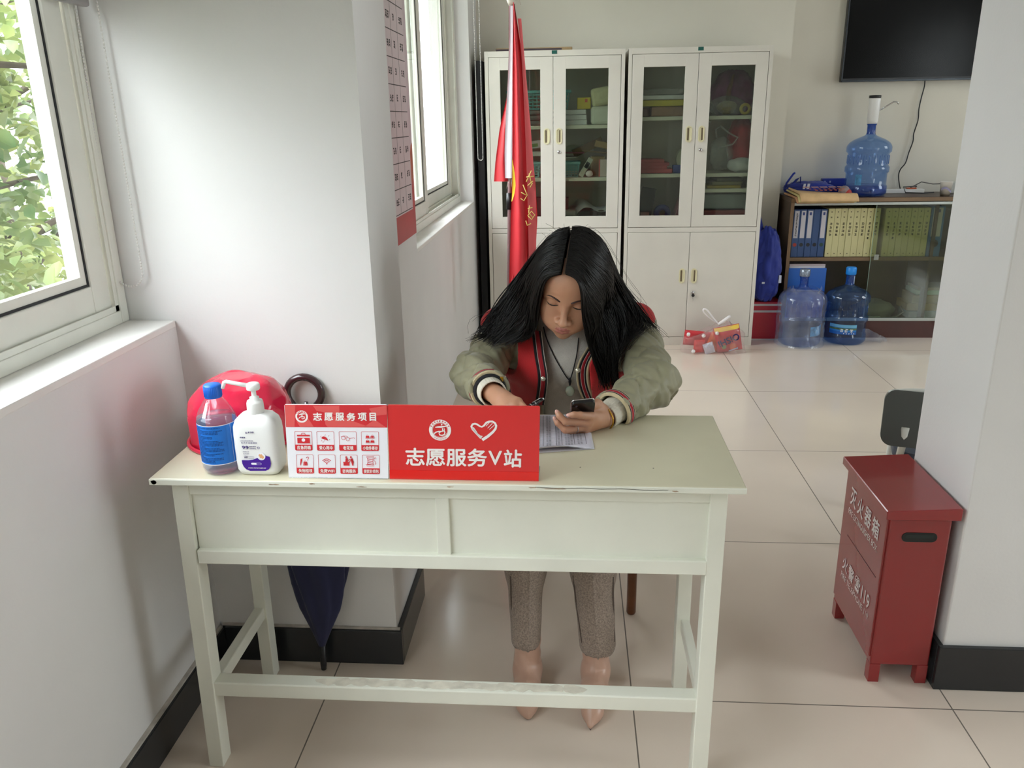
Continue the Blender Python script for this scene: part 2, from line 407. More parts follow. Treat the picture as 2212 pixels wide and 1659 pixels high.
def tree(x, y, zb, zt, rx, ry, n, seed, label):
    rd = random.Random(seed)
    r = thing('broadleaf_tree', label, 'tree', (x, y, -3.0), group='trees outside the window')
    tr = MB(); tr.tube([(0, 0, 0), (.05, .03, 1.2), (-.04, .05, 2.6), (.03, 0, zt+2.2)], [.11, .09, .07, .02], 10)
    br = []
    for k in range(34):
        a = rd.uniform(0, 2*PI); z0 = rd.uniform(zb+3-.3, zt+2.6); q = rd.uniform(.45, 1)
        p0 = Vector((0, 0, z0)); p1 = Vector((rx*q*math.cos(a), ry*q*math.sin(a), z0+rd.uniform(.1, .6)))
        md = (p0+p1)/2+Vector((0, 0, rd.uniform(-.1, .15))); br.append((p0, md, p1)); tr.tube([p0, md, p1], [.028, .017, .006], 5)
    tr.build('trunk', BARK, r)
    lf = MB(); V = []; F = []
    for k in range(n):
        p0, md, p1 = rd.choice(br); u = rd.random()**.6
        p = (p0*(1-u)**2 + md*2*u*(1-u) + p1*u*u) + Vector((rd.gauss(0, .16), rd.gauss(0, .16), rd.gauss(0, .17)))
        zn = (p.z-3-zb)/(zt-zb)
        if zn > .72 and rd.random() < (zn-.72)*1.7: continue
        L = rd.uniform(.065, .115); W = L*rd.uniform(.26, .36)
        M = Matrix.Translation(p) @ Euler((rd.gauss(-.5, .5), rd.gauss(0, .5), rd.uniform(0, 2*PI))).to_matrix().to_4x4()
        o = len(V)
        for q in ((0, 0, 0), (L*.35, W, .15*L), (L*.75, W*.75, .1*L), (L, 0, -.08*L), (L*.75, -W*.75, .1*L), (L*.35, -W, .15*L), (L*.5, 0, 0)): V.append(M @ Vector(q))
        F += [(o, o+6, o+1), (o+1, o+6, o+2), (o+2, o+6, o+3), (o, o+5, o+6), (o+5, o+4, o+6), (o+4, o+3, o+6)]
    lf.add(V, F, 0, True); lf.build('foliage', LEAF, r)
tree(-3.0, 3.1, -.6, 2.35, 1.15, 1.15, 8000, 3, 'yellow-green leafy tree outside the left window, the nearer one')
tree(-3.6, 5.0, -.8, 2.8, 1.3, 1.5, 6500, 8, 'darker leafy tree further back outside the left window')
tree(-3.2, 1.0, -.7, 2.3, 1.1, 1.3, 6000, 5, 'leafy tree at the far left, mostly hidden by the window frame')
tree(-3.2, -2.2, -.7, 2.3, 1.1, 1.4, 5000, 6, 'leafy tree outside, left of the picture edge')

# ---------------------------------------------------------------- roller blinds and their bead chains
BLIND = mat('grey_blind_fabric', '#a5a3a3', .8, var=.05); BEAD = mat('white_plastic_bead', '#d8d6d2', .35, var=.02)
def bead_chain(parent, pts, step=.0070, r=.0029):
    b = MB(); P = [Vector(p) for p in pts]; d = 0.; nxt = 0.
    b.tube(P, .0007, 5)
    ball = [(math.sin(PI*k/4)*r, -math.cos(PI*k/4)*r*1.15) for k in range(5)]
    for a, c in zip(P, P[1:]):
        L = (c-a).length
        while nxt <= d+L:
            q = a.lerp(c, (nxt-d)/L); b.lathe(ball, 6, Matrix.Translation(q)); nxt += step
        d += L
    return b.build('bead_chain', BEAD, parent, label='white bead chain')
def loop(x0, x1, xm, y, ztop, zb, lean0=0, lean1=0):
    r = (x1-x0)/2
    return ([(x0+lean0*(1-k/8), y, ztop-(ztop-zb-r)*k/8) for k in range(9)] + [(xm-r*math.cos(PI*k/12), y, zb+r-r*math.sin(PI*k/12)) for k in range(1, 12)]
            + [(x1+lean1*(1-k/8), y, ztop-(ztop-zb-r)*k/8) for k in range(8, -1, -1)])
bl = thing('roller_blind', 'grey roller blind half down over the window left of the desk', 'blind', (-1.06, .95, 2.5))
MB().box(-.03, .02, -2.66, .935, -.01, .05, .015).build('headrail', PVC, bl)
MB().box(-.008, -.004, -2.66, .925, -.775, .0).build('fabric', BLIND, bl)
MB().box(-.016, .004, -2.66, .925, -.80, -.768, .006).build('bottom_bar', mat('grey_bar', '#8f8c8c', .4), bl)
bead_chain(bl, [(p[0]+1.06, p[1]-.95, p[2]-2.5) for p in loop(-1.108, -1.040, -1.074, 1.882, 2.5, 1.078, .03, -.012)])
bl2 = thing('roller_blind', 'rolled-up blind of the far window, its bead chain hanging before the left cabinet', 'blind', (-.60, 5.2, 2.6))
MB().box(-.03, .03, -1.95, .06, -.03, .03, .012).build('headrail', PVC, bl2)
bead_chain(bl2, [(p[0]+.60, p[1]-5.2, p[2]-2.6) for p in loop(-.592, -.560, -.576, 5.24, 2.58, 1.21)], .0085, .003)

# ---------------------------------------------------------------- notice on the far left wall
PO = thing('wall_poster', 'tall notice with a printed table and red foot, taped beside the far window', 'poster', (XW2, 2.9, 1.0))
MP = frame((XW2+.0015, 2.35, 1.0), (0, 1, 0), (0, 0, 1))             # local x = +Y, y = up; faces +X
PP = mat('mauve_poster_paper', '#cdbac2', .4, var=.06, vscale=2); PR = mat('poster_red', '#b03a40', .4, var=.15, vscale=3); PY_ = mat('poster_yellow', '#d2c783', .4)
INK = mat('dark_print', '#2e2a2c', .6); PT = mat('poster_pale_panel', '#d5c6cb', .4, var=.03)
X0, X1, ZB, ZT = 0.0, .93, .02, 1.5
pb = MB(); pb.prism([(X0, ZB), (X1, ZB), (X1, ZT), (X0, ZT)], -.001, .0004, MP); pb.build('sheet', PP, PO, loc=PO.location)
pr = MB(); pr.prism([(X0, ZB), (X1, ZB), (X1, .28), (.89, .22), (.80, .14), (X0, .10)], .0004, .0006, MP)
pr.prism([(.84, .20), (.93, .24), (.93, .37), (.90, .36), (.86, .30)], .0006, .0008, MP, 1); pr.build('footer', [PR, mat('poster_orange', '#b5582f', .4, var=.3, vscale=20)], PO, loc=PO.location)
MBt = MB(); MBt.prism([(.02, .12), (.88, .12), (.88, 1.5), (.02, 1.5)], .0006, .0009, MP); MBt.build('panel', PT, PO, loc=PO.location)
yb = MB(); yb.prism([(.02, 1.02), (.88, 1.02), (.88, 1.16), (.02, 1.16)], .0009, .0011, MP); yb.build('header', PY_, PO, loc=PO.location)
tb = MB(); rows = [.125+.0895*k for k in range(11)]
for z in rows: tb.prism([(.02, z), (.87, z), (.87, z+.003), (.02, z+.003)], .0009, .0012, MP)
for x in (.44, .54, .65, .76): tb.prism([(x, .125), (x+.0025, .125), (x+.0025, 1.02), (x, 1.02)], .0009, .0011, MP)
for i, z in enumerate(rows[:-1]):
    for j, x in enumerate((.46, .57, .68, .79)):
        for k in range(2 if j != 2 else 1): scribble(tb, MP, x+.006+k*.030, z+.032, .026, .026, seed=i*7+j*3+k, d=.0013, t=.16)
tb.build('print', INK, PO, loc=PO.location)

# ================================================================= THE DESK AND WHAT STANDS ON IT
DESKP = mat('cream_desk_paint', '#dedfd2', .38, var=.035, vscale=7, bump=.05, bscale=60)
WORN = mat('worn_cream_paint', '#cfcabb', .6, var=.22, vscale=26)
RAWWOOD = mat('chipped_bare_wood', '#a08a72', .8, var=.3, vscale=60)
TZ = .763
dk = thing('desk', 'long cream-painted wooden desk with two front panels, chipped along its front edge', 'desk', (-.26, 1.66, 0))
def D(mb, name, m=DESKP, label=None): return mb.build(name, m, dk, loc=dk.location, label=label)
TOPM = mat('yellowed_desk_top', '#cbc6ac', .3, var=.05, vscale=5)
top = D(MB().box(-.863, .342, 1.458, 1.862, TZ-.0145, TZ, .003), 'tabletop', TOPM)
D(MB().box(-.8635, .3425, 1.4575, 1.470, TZ-.0148, TZ-.0012, .002), 'front_edge')
chip = MB(); rd = random.Random(4)
MC = facing_cam((0, 1.458, TZ-.0145))
def blob(cx, cy, rx, ry, n=11):
    return [(cx+rx*math.cos(2*PI*k/n)*rd.uniform(.5, 1.1), min(.0125, max(.001, cy+ry*math.sin(2*PI*k/n)*rd.uniform(.4, 1.1)))) for k in range(n)]
for n_, (cx, cy, rx, ry) in enumerate(((.018, .0075, .050, .0035), (.085, .0095, .012, .003), (.128, .008, .024, .004), (.168, .006, .020, .003), (-.03, .006, .03, .0018), (-.075, .008, .012, .0014), (.205, .005, .008, .0015),
                       (-.60, .006, .012, .0018), (-.52, .009, .007, .0018), (-.42, .004, .012, .0014), (-.24, .007, .010, .0012))):
    chip.prism(blob(cx, cy, rx, ry), 0, .0003+.00006*n_, MC)
chip.strip([(-.07, .009), (-.02, .0072), (.03, .0088), (.06, .007), (.10, .0085), (.15, .0062), (.19, .0075)], .0012, .0005, MC)
chip.prism(blob(-.852, .007, .008, .005), 0, .0005, MC, 1)
for x, y in ((.02, 1.545), (.17, 1.545)): chip.prism(disc(.0016, 8), 0, .0003, frame((x, y, TZ), (1, 0, 0), (0, 1, 0)), 1)
chip.build('chipped_edge', [RAWWOOD, mat('dark_chip', '#5c5850', .8, var=.3, vscale=200)], top, loc=dk.location)
def leg(x0, x1, y0, y1, dx=0.):
    mb = MB(); vs = []
    for z, d in ((0, dx), (TZ-.0145, 0)): vs += [(x0+d, y0, z), (x1+d, y0, z), (x1+d, y1, z), (x0+d, y1, z)]
    mb.add(vs, [(3, 2, 1, 0), (4, 5, 6, 7), (0, 1, 5, 4), (1, 2, 6, 5), (2, 3, 7, 6), (3, 0, 4, 7)])
    o = D(mb, 'leg'); md = o.modifiers.new('edge', 'BEVEL'); md.width = .002; md.segments = 2; return o
leg(-.834, -.799, 1.49, 1.534, -.018); leg(.279, .314, 1.49, 1.534, -.002)
leg(-.836, -.803, 1.808, 1.848, -.004); leg(.272, .306, 1.808, 1.848, .002)
ap = MB(); xl, xr = -.800, .280
ap.box(xl, xr, 1.494, 1.512, .711, TZ-.0145, .0015); ap.box(xl, xr, 1.488, 1.514, .549, .581, .002); ap.box(-.278, -.250, 1.494, 1.512, .579, .713, .0015)
D(ap, 'front_rail')
for a, b in ((xl, -.276), (-.252, xr)): D(MB().box(a, b, 1.502, 1.508, .578, .714), 'front_panel')
for a, b in ((-.826, -.812), (.284, .298)): D(MB().box(a, b, 1.53, 1.815, .556, TZ-.0145), 'side_panel')
D(MB().box(-.82, .295, 1.51, 1.83, .556, .562), 'drawer_floor')
st = D(MB().box(-.822, .283, 1.494, 1.532, .199, .236, .003), 'stretcher')
wn = MB(); MS = frame((0, 1.494, .236), (1, 0, 0), (0, 1, 0))
for k in range(16):
    cx = -.55+.037*k; wn.prism([(cx+rd.uniform(.6, 1.2)*.03*math.cos(2*PI*j/9), .019+rd.uniform(.5, 1)*.016*math.sin(2*PI*j/9)) for j in range(9)], 0, .0003+.00005*k, MS)
wn.build('worn_patches', WORN, st, loc=dk.location)
D(MB().box(-.838, -.812, 1.53, 1.812, .192, .226, .003), 'stretcher'); D(MB().box(.284, .306, 1.53, 1.812, .192, .226, .003), 'stretcher')

RED = mat('sign_red', '#d62f2f', .32, var=.02); REDB = mat('sign_bright_red', '#e02420', .25, var=.02); REDL = mat('sign_pale_red', '#dd5a58', .32, var=.02)
SWHITE = mat('sign_white', '#ececf2', .3, var=.01); INKW = mat('white_print', '#f1ece9', .4, var=.01); INKR = mat('red_print', '#cf2b33', .4, var=.01)
ACRY = clear('clear_acrylic', '#f2f4f6', .03, .03)

# --- red name sign
sg = thing('desk_sign', 'red acrylic desk sign with a heart-shaped hand logo and large white characters', 'sign', (-.214, 1.48, TZ))
W_, H_ = .301, .157; M = frame((-.3645, 1.4745, TZ), (1, 0, .0), (.022, .03, 1))
def SG(mb, name, m, parent=sg): return mb.build(name, m, parent, loc=sg.location)
SG(MB().prism(rounded(W_, H_, .003, 3, W_/2, H_/2), -.004, 0, M), 'red_sheet', RED)
SG(MB().prism([(0, .0), (W_, .0), (W_, .0195), (0, .0195)], .0002, .0012, M), 'foot_band', REDB)
SG(MB().box(-.365, -.063, 1.4725, 1.545, TZ, TZ+.0022, .001), 'acrylic_foot', ACRY)
def R_(cx, cy): return ((cx-88)/2010*W_, (1110-cy)/1005*H_)
tx = MB(); (a, b), (c, d) = R_(312, 922), R_(1408, 672); write(tx, '志愿服务', M, a, c, b, d, .022, .0008)
(a, b), (c, d) = R_(1425, 895), R_(1608, 700); write(tx, 'V', M, a, c, b, d, .02, .0008)
(a, b), (c, d) = R_(1630, 925), R_(1872, 680); write(tx, '站', M, a, c, b, d, .022, .0008); SG(tx, 'lettering', INKW)
em = MB(); ex, ey = R_(785, 430); k = W_/2010
ring(em, 106*k, 147*k, M, ex, ey, .0008); ring(em, 97*k, 101*k, M, ex, ey, .0008)
def brush(mb, pts, ws, d=.0009, mi=0):
    vs = []; P = [R_(*p) for p in pts]
    for i, p in enumerate(P):
        a = P[max(0, i-1)]; b = P[min(len(P)-1, i+1)]; L = math.hypot(b[0]-a[0], b[1]-a[1]) or 1; w = ws[i]*k/2
        nx, ny = -(b[1]-a[1])/L*w, (b[0]-a[0])/L*w
        vs += [tuple(M @ Vector((p[0]+nx, p[1]+ny, d))), tuple(M @ Vector((p[0]-nx, p[1]-ny, d)))]
    mb.add(vs, [(2*i, 2*i+1, 2*i+3, 2*i+2) for i in range(len(P)-1)], mi)
brush(em, [(722, 392), (760, 388), (800, 386), (850, 380), (882, 376)], [10, 20, 24, 16, 5])
brush(em, [(815, 400), (822, 425), (812, 446), (786, 456), (765, 462)], [10, 16, 14, 12, 6])
brush(em, [(838, 400), (845, 432), (820, 448), (770, 446), (730, 458), (705, 478), (694, 500)], [8, 12, 12, 14, 18, 14, 4])
brush(em, [(832, 430), (850, 455), (845, 485), (812, 502), (778, 494), (770, 470), (790, 460)], [12, 16, 16, 18, 16, 12, 6])
cx_, cy_ = R_(808, 357); em.prism(disc(11*k, 12, cx_, cy_), .0004, .0009, M)
em2 = SG(em, 'round_emblem', INKW)
et = MB()
for i in range(9):
    q = PI*(.86-.72*i/8); cx_, cy_ = ex+127*k*math.cos(q), ey+127*k*math.sin(q)
    Mq = M @ Matrix.Translation((cx_, cy_, .0008)) @ Matrix.Rotation(q-PI/2, 4, 'Z'); scribble(et, Mq, -.0019, -.0019, .0038, .0038, i, .0002, t=.17)
for i, ch in enumerate('CIVILIZATION'):
    q = -PI*(.70-.40*i/11); cx_, cy_ = ex+127*k*math.cos(q), ey+127*k*math.sin(q)
    Mq = M @ Matrix.Translation((cx_, cy_, .0002)) @ Matrix.Rotation(q+PI/2, 4, 'Z'); write(et, ch, Mq, -.0011, .0011 if ch != 'I' else -.0006, -.0015, .0015, 0, .0008)
et.build('emblem_lettering', INKR, em2, loc=sg.location)
ht = MB()
brush(ht, [(1326, 534), (1268, 470), (1216, 412), (1202, 375), (1218, 348), (1250, 340), (1282, 350), (1312, 372), (1340, 380), (1366, 366), (1398, 326), (1438, 308), (1480, 308), (1514, 330), (1530, 365), (1520, 405), (1486, 448), (1420, 506), (1345, 556)],
      [22, 24, 27, 28, 27, 26, 25, 23, 22, 24, 28, 27, 27, 28, 28, 30, 34, 38, 40])
ht.prism([R_(*p) for p in ((1232, 384), (1262, 430), (1286, 470), (1318, 495), (1352, 505), (1328, 538), (1262, 468), (1210, 410))][::-1], .0004, .0009, M)
for a, b in (((1394, 372), (1440, 322)), ((1416, 398), (1480, 332)), ((1440, 414), (1504, 356))): brush(ht, [a, b], [7, 9])
SG(ht, 'heart_hand_logo', INKW)

# --- white service list
wl = thing('desk_sign', 'white and red service list with eight small icons, standing left of the red sign', 'sign', (-.47, 1.48, TZ))
W2, H2 = .2065, .1565; M2 = frame((-.5735, 1.4735, TZ), (1, 0, .006), (.035, .03, 1))
def WL(mb, name, m, parent=wl): return mb.build(name, m, parent, loc=wl.location)
def S(cx, cy): return ((cx-140-(1560-cy)*-.012)/1900*W2, (1560-cy)/1440*H2)
def SP(*pts): return [S(*p) for p in pts]
WL(MB().prism(rounded(W2, H2, .002, 3, W2/2, H2/2), -.004, 0, M2), 'white_sheet', SWHITE)
WL(MB().box(-.573, -.369, 1.4715, 1.545, TZ, TZ+.0022, .001), 'acrylic_foot', ACRY)
hd = MB(); hd.prism(SP((138, 552), (2030, 552), (2032, 120), (130, 120)), .0001, .0004, M2)
for q in (((400, 545), (660, 545), (530, 330), (340, 440)), ((660, 140), (1150, 140), (1150, 330), (720, 230)), ((880, 500), (920, 545), (1700, 545), (1150, 340), (860, 340)), ((1700, 190), (2020, 130), (2020, 300), (1780, 330)), ((1600, 540), (1800, 400), (2000, 545)), ((140, 545), (140, 130), (330, 130), (300, 545))):
    hd.prism(SP(*q), .0004, .0006, M2, 1)
WL(hd, 'header', [INKR, REDL])
k2 = W2/1900; ex, ey = S(440, 345); em = MB()
em.prism(disc(118*k2, 36, ex, ey), .0006, .0008, M2); em.prism(disc(84*k2, 36, ex, ey), .0008, .0009, M2, 1)
def brush2(mb, pts, ws, d=.0011, mi=0):
    vs = []; P = [S(*p) for p in pts]
    for i, p in enumerate(P):
        a = P[max(0, i-1)]; b = P[min(len(P)-1, i+1)]; L = math.hypot(b[0]-a[0], b[1]-a[1]) or 1; w = ws[i]*k2/2
        nx, ny = -(b[1]-a[1])/L*w, (b[0]-a[0])/L*w
        vs += [tuple(M2 @ Vector((p[0]+nx, p[1]+ny, d))), tuple(M2 @ Vector((p[0]-nx, p[1]-ny, d)))]
    mb.add(vs, [(2*i, 2*i+1, 2*i+3, 2*i+2) for i in range(len(P)-1)], mi)
brush2(em, [(388, 312), (430, 300), (470, 290), (500, 300)], [14, 28, 26, 8]); brush2(em, [(440, 280), (452, 330), (400, 365), (380, 385)], [22, 20, 18, 8])
brush2(em, [(400, 360), (450, 345), (495, 352), (490, 380), (450, 390), (440, 372)], [10, 22, 22, 18, 16, 8])
for i in range(7):
    q = PI*(.80-.60*i/6); Mq = M2 @ Matrix.Translation((ex+101*k2*math.cos(q), ey+101*k2*math.sin(q), .0008)) @ Matrix.Rotation(q-PI/2, 4, 'Z'); scribble(em, Mq, -.0013, -.0013, .0026, .0026, i, .0002, 1, .17)
WL(em, 'round_emblem', [INKW, INKR])
tt = MB()
for i, ch in enumerate('志愿服务项目'):
    a, b = S(655+i*208 + (10 if i == 5 else 0), 425), S(655+i*208+(165 if i < 5 else 130), 265); write(tt, ch, M2, a[0], b[0], a[1], b[1], .03, .0009)
WL(tt, 'title', INKW)
names = ['应急药箱', '爱心雨伞', '老花镜', '小物件寄存', '失物招领', '免费WIFI', '咨询服务', '便民针线包']
spans = [(330, 588), (748, 1008), (1198, 1392), (1568, 1848), (340, 598), (752, 1022), (1172, 1428), (1576, 1858)]
for i in range(8):
    c0 = (290, 706, 1124, 1540)[i % 4] + (10 if i > 3 else 0); c1 = c0+328; r0 = 630 if i < 4 else 1090; r1 = r0+380
    cd_ = MB(); o = rounded(328, 380, 24, 5); ox, oy = (c0+c1)/2, (r0+r1)/2
    inn = rounded(316, 368, 20, 5); n = len(o); vs = []
    for p, q in zip(o, inn):
        for (u, v) in (p, q): a = S(ox+u, oy-v); vs.append(tuple(M2 @ Vector((a[0], a[1], .0006))))
    cd_.add(vs, [(2*j, 2*j+1, (2*j+3) % (2*n), (2*j+2) % (2*n)) for j in range(n)])
    lab = [(c0+2, r0+266), (c1-2, r0+266), (c1-2, r1-22), (c1-24, r1), (c0+24, r1), (c0+2, r1-22)]
    cd_.prism([S(*p) for p in lab][::-1], 0, .0007, M2)
    f = lambda u, v: (c0+u, r0+v)
    def poly(mb, pts, mi=0, d=.0009): mb.prism([S(*f(*p)) for p in pts], .0003, d, M2, mi)
    def line(mb, pts, w=10, mi=0): brush2(mb, [f(*p) for p in pts], [w]*len(pts), .0009, mi)
    def dsk(mb, u, v, r, mi=0, d=.0009): a = S(*f(u, v)); mb.prism(disc(r*k2, 16, *a), .0003, d, M2, mi)
    if i == 0:
        poly(cd_, [(46, 100), (284, 100), (284, 72), (46, 72)]); poly(cd_, [(50, 238), (284, 238), (284, 132), (50, 132)]); line(cd_, [(125, 70), (140, 36), (190, 36), (205, 70)], 10)
        dsk(cd_, 165, 172, 34, 1, .0010); line(cd_, [(165, 145), (165, 200)], 8); line(cd_, [(138, 172), (192, 172)], 8)
    elif i == 1:
        cd_.prism([S(*f(150+62*math.cos(q)*.95, 160-55*math.sin(q)+.35*62*math.cos(q))) for q in [PI*j/10 for j in range(11)]], .0003, .0009, M2)
        line(cd_, [(150, 165), (128, 215), (112, 218), (108, 205)], 5)
        for u, v in ((80, 100), (160, 75), (228, 88), (240, 160), (90, 180)): line(cd_, [(u+10, v-14), (u-8, v+14)], 6)
    elif i == 2:
        for u, v, r in ((82, 128, 34), (165, 150, 34)): line(cd_, [(u+r*math.cos(2*PI*j/14), v+r*math.sin(2*PI*j/14)) for j in range(15)], 7)
        line(cd_, [(45, 105), (90, 88), (140, 90), (170, 110)], 7); line(cd_, [(195, 140), (250, 128), (285, 122), (292, 142)], 7); line(cd_, [(112, 122), (135, 130)], 6)
    elif i == 3:
        for v in (100, 190):
            line(cd_, [(80, v+33), (252, v+33)], 6)
            for u in (118, 208):
                poly(cd_, [(u-34, v+24), (u+34, v+24), (u+30, v-14), (u-30, v-14)]); line(cd_, [(u-14, v-14), (u-8, v-34), (u+8, v-34), (u+14, v-14)], 6)
        line(cd_, [(190, 90), (190, 122)], 5, 1); line(cd_, [(226, 90), (226, 122)], 5, 1)
    elif i == 4:
        poly(cd_, [(70, 215), (80, 215), (118, 95), (85, 88)]); line(cd_, [(104, 90), (108, 68), (125, 72), (126, 86)], 5)
        poly(cd_, [(132, 218), (210, 218), (205, 145), (138, 145)]); line(cd_, [(160, 145), (160, 125), (182, 125), (182, 145)], 6); line(cd_, [(155, 150), (155, 214)], 6, 1); line(cd_, [(186, 150), (186, 214)], 6, 1)
        line(cd_, [(194, 70), (205, 52), (228, 50), (240, 66), (232, 84), (220, 92), (220, 104)], 10); dsk(cd_, 220, 118, 6)
    elif i == 5:
        for r in (36, 66, 98): 
            a = S(*f(164, 182)); ring(cd_, (r-6)*k2, (r+6)*k2, M2, a[0], a[1], .0009, 16, 0, PI*.2, PI*.8)
        dsk(cd_, 164, 180, 13)
    elif i == 6:
        poly(cd_, [(62, 214), (172, 214), (172, 160), (186, 142), (52, 142), (62, 160)]); dsk(cd_, 115, 46, 16); dsk(cd_, 204, 44, 17)
        poly(cd_, [(98, 142), (142, 142), (146, 70), (104, 66)]); line(cd_, [(120, 80), (160, 112), (190, 84)], 16)
        poly(cd_, [(226, 212), (246, 212), (256, 140), (236, 72), (196, 72), (205, 120)]); line(cd_, [(215, 90), (250, 150)], 18); line(cd_, [(205, 88), (188, 130), (168, 140)], 12)
    else:
        for v in (42, 206): line(cd_, [(86+(222-86)*j, v+h) for j, h in ((0, -13), (1, -13), (1, 13), (0, 13), (0, -13))], 8)
        line(cd_, [(98, 60), (108, 120), (98, 188)], 7); line(cd_, [(208, 60), (200, 120), (208, 188)], 7)
        for u in (66, 100, 134, 168): line(cd_, [(100, u+14), (204, u-2+30)], 9)
        line(cd_, [(64, 190), (100, 180)], 6); line(cd_, [(250, 40), (215, 100), (245, 130), (262, 180), (240, 190), (246, 165)], 7); line(cd_, [(230, 70), (268, 72)], 6)
    c_o = WL(cd_, 'service_card', [INKR, SWHITE])
    tm = MB(); a, b = S(spans[i][0], r1-20), S(spans[i][1], r0+284); write(tm, names[i], M2, a[0], b[0], a[1], b[1], .02, .0010)
    tm.build('card_lettering', INKW, c_o, loc=wl.location)

# --- pump bottle of hand gel
PLW = mat('white_bottle_plastic', '#e9e9e7', .28, var=.01, spec=.5); PUR = mat('purple_print', '#43158f', .35, var=.04); INKP = mat('violet_print', '#4a3a7a', .5)
pb_ = thing('pump_bottle', 'white pump bottle of hand gel with a purple label foot', 'bottle', (-.640, 1.508, TZ))
def sq_lathe(mb, prof, n=48, p=4.0, M=None, mi=0):
    """rounded-rectangle sections: (half width, half depth, z)"""
    vs = []; fs = []
    for rx, ry, z in prof:
        for q in range(n):
            a = 2*PI*q/n; c, s_ = math.cos(a), math.sin(a); e = (abs(c)**p+abs(s_)**p)**(-1/p)
            vs.append((rx*e*c, ry*e*s_, z))
    m_ = len(prof)
    for i in range(m_-1):
        for q in range(n): fs.append((i*n+q, i*n+(q+1) % n, (i+1)*n+(q+1) % n, (i+1)*n+q))
    fs.append(tuple(range(n-1, -1, -1))); fs.append(tuple((m_-1)*n+q for q in range(n)))
    if M is not None: vs = [tuple(M @ Vector(v)) for v in vs]
    mb.add(vs, fs, mi, True)
bd = MB(); sq_lathe(bd, [(.034, .020, 0), (.040, .026, .002), (.0455, .029, .012), (.0465, .0295, .03), (.0465, .0295, .085), (.0455, .0285, .104), (.041, .026, .117), (.032, .021, .126), (.019, .016, .1295), (.0165, .0155, .130)], p=5)
bd.build('bottle_body', PLW, pb_)
pc = MB(); pc.lathe([(0, .128), (.0165, .128), (.0172, .130), (.0165, .150), (.0150, .155), (.0095, .1555), (.0095, .162), (.0060, .163), (.0048, .166), (.0048, .176), (.0052, .177), (.0125, .178), (.0135, .180), (.0135, .188), (.012, .191), (0, .1915)], 32)
pc.tube([(-.004, -.001, .1855), (-.030, -.004, .191), (-.052, -.006, .196), (-.0555, -.0063, .1945), (-.0575, -.0065, .190), (-.0605, -.007, .182)], [.0048, .0042, .0040, .0042, .0040, .0034], 12)
pc.build('pump', PLW, pb_)
MP2 = facing_cam((0, -.0298, 0))
def U(cx, cy): return ((cx-650)/1382*.100*.93, (1659-cy)/1659*.1165+.0005)
lb = MB(); lb.prism([U(*p) for p in ((210, 1160), (420, 1160), (560, 1140), (720, 1080), (860, 1030), (960, 1012), (1090, 1045), (1105, 1250), (1085, 1350), (1020, 1440), (920, 1485), (430, 1495), (320, 1450), (250, 1370), (215, 1270))][::-1], 0, .0006, MP2)
lb.prism(disc(.0087, 28, *U(833, 1025)), .0003, .0009, MP2, 1)
lb.prism([U(*p) for p in ((760, 1000), (780, 950), (810, 975), (850, 955), (870, 985), (900, 1020), (925, 1050), (880, 1115), (830, 1080), (790, 1085), (780, 1060), (800, 1050), (755, 1020))][::-1], .0008, .0011, MP2, 2)
lb.prism(rounded(.0215, .0042, .002, 4, *U(652, 1268)), .0003, .0008, MP2, 1); lb.prism(rounded(.0100, .0034, .0016, 4, *U(728, 1268)), .0005, .00095, MP2, 0)
lbo = lb.build('label', [PUR, SWHITE, mat('peach_print', '#dfa878', .5)], pb_)
le = MB()
def UW(txt, x0, y0, x1, y1, bold=0., mi=0): a, b = U(x0, y1), U(x1, y0); write(le, txt, MP2, a[0], b[0], a[1], b[1], bold, .0006, mi)
UW('99', 268, 708, 475, 810, .04); UW('.9999%', 490, 775, 705, 812, .02); UW('免洗手消毒凝胶', 258, 588, 752, 648); UW('HANDS-FREE', 245, 538, 638, 572)
UW('伊丽洁', 235, 425, 410, 475, .03); UW('抑菌长效', 280, 878, 470, 912); UW('免洗速干', 285, 940, 470, 975)
for q in range(6): a = U(495+q*34, 750); scribble(le, MP2, a[0], a[1], .0021, .0022, q, .0006)
for q in range(4):
    for v in (1045, 1092): a = U(292+q*30, v); scribble(le, MP2, a[0], a[1], .0018, .0017, q+v, .0006)
for v in (1048, 1098): le.prism([U(430, v+4), U(598, v+4), U(598, v), U(430, v)], 0, .0006, MP2)
for q in range(3): a = U(508+q*66, 318); scribble(le, MP2, a[0], a[1], .0036, .0036, q+40, .0006)
ring(le, .0011, .0021, MP2, *U(456, 305), .0006, 16); ring(le, .0016, .0025, MP2, *U(780, 765), .0006, 16)
le.build('label_lettering', INKP, lbo)
le = MB(); 
for q in range(13): a = U(388+q*43, 1420); scribble(le, MP2, a[0], a[1], .0026, .0026, q+70, .0009)
le.build('label_lettering', INKW, lbo)

# --- clear spirit bottle
bt = thing('plastic_bottle', 'clear plastic bottle with a blue cap and blue label', 'bottle', (-.7275, 1.513, TZ))
SHELL = clear('clear_bottle_plastic', '#f3f6fa', .035, .04); LIQ = clear('clear_liquid', '#dde6f2', .10, .03, hexd='#d5deea'); BLUEL = mat('blue_label', '#1573d2', .35, var=.05, vscale=20); BCAP = mat('blue_cap', '#1668cf', .4, var=.02)
sh = [(0, .002), (.030, .0), (.036, .003), (.0395, .012), (.0395, .112), (.0385, .121), (.033, .134), (.0235, .149), (.0170, .1575), (.0150, .160), (.0150, .166)]
MB().lathe(sh, 40).build('bottle_body', SHELL, bt)
MB().lathe([(0, .004), (.034, .005), (.0385, .013), (.0385, .112), (.0375, .1195), (0, .1195)], 40).build('liquid', LIQ, bt)
cp = MB(); cp.lathe([(0, .160), (.0172, .160), (.0175, .162), (.0175, .184), (.0165, .1865), (0, .187)], 36)
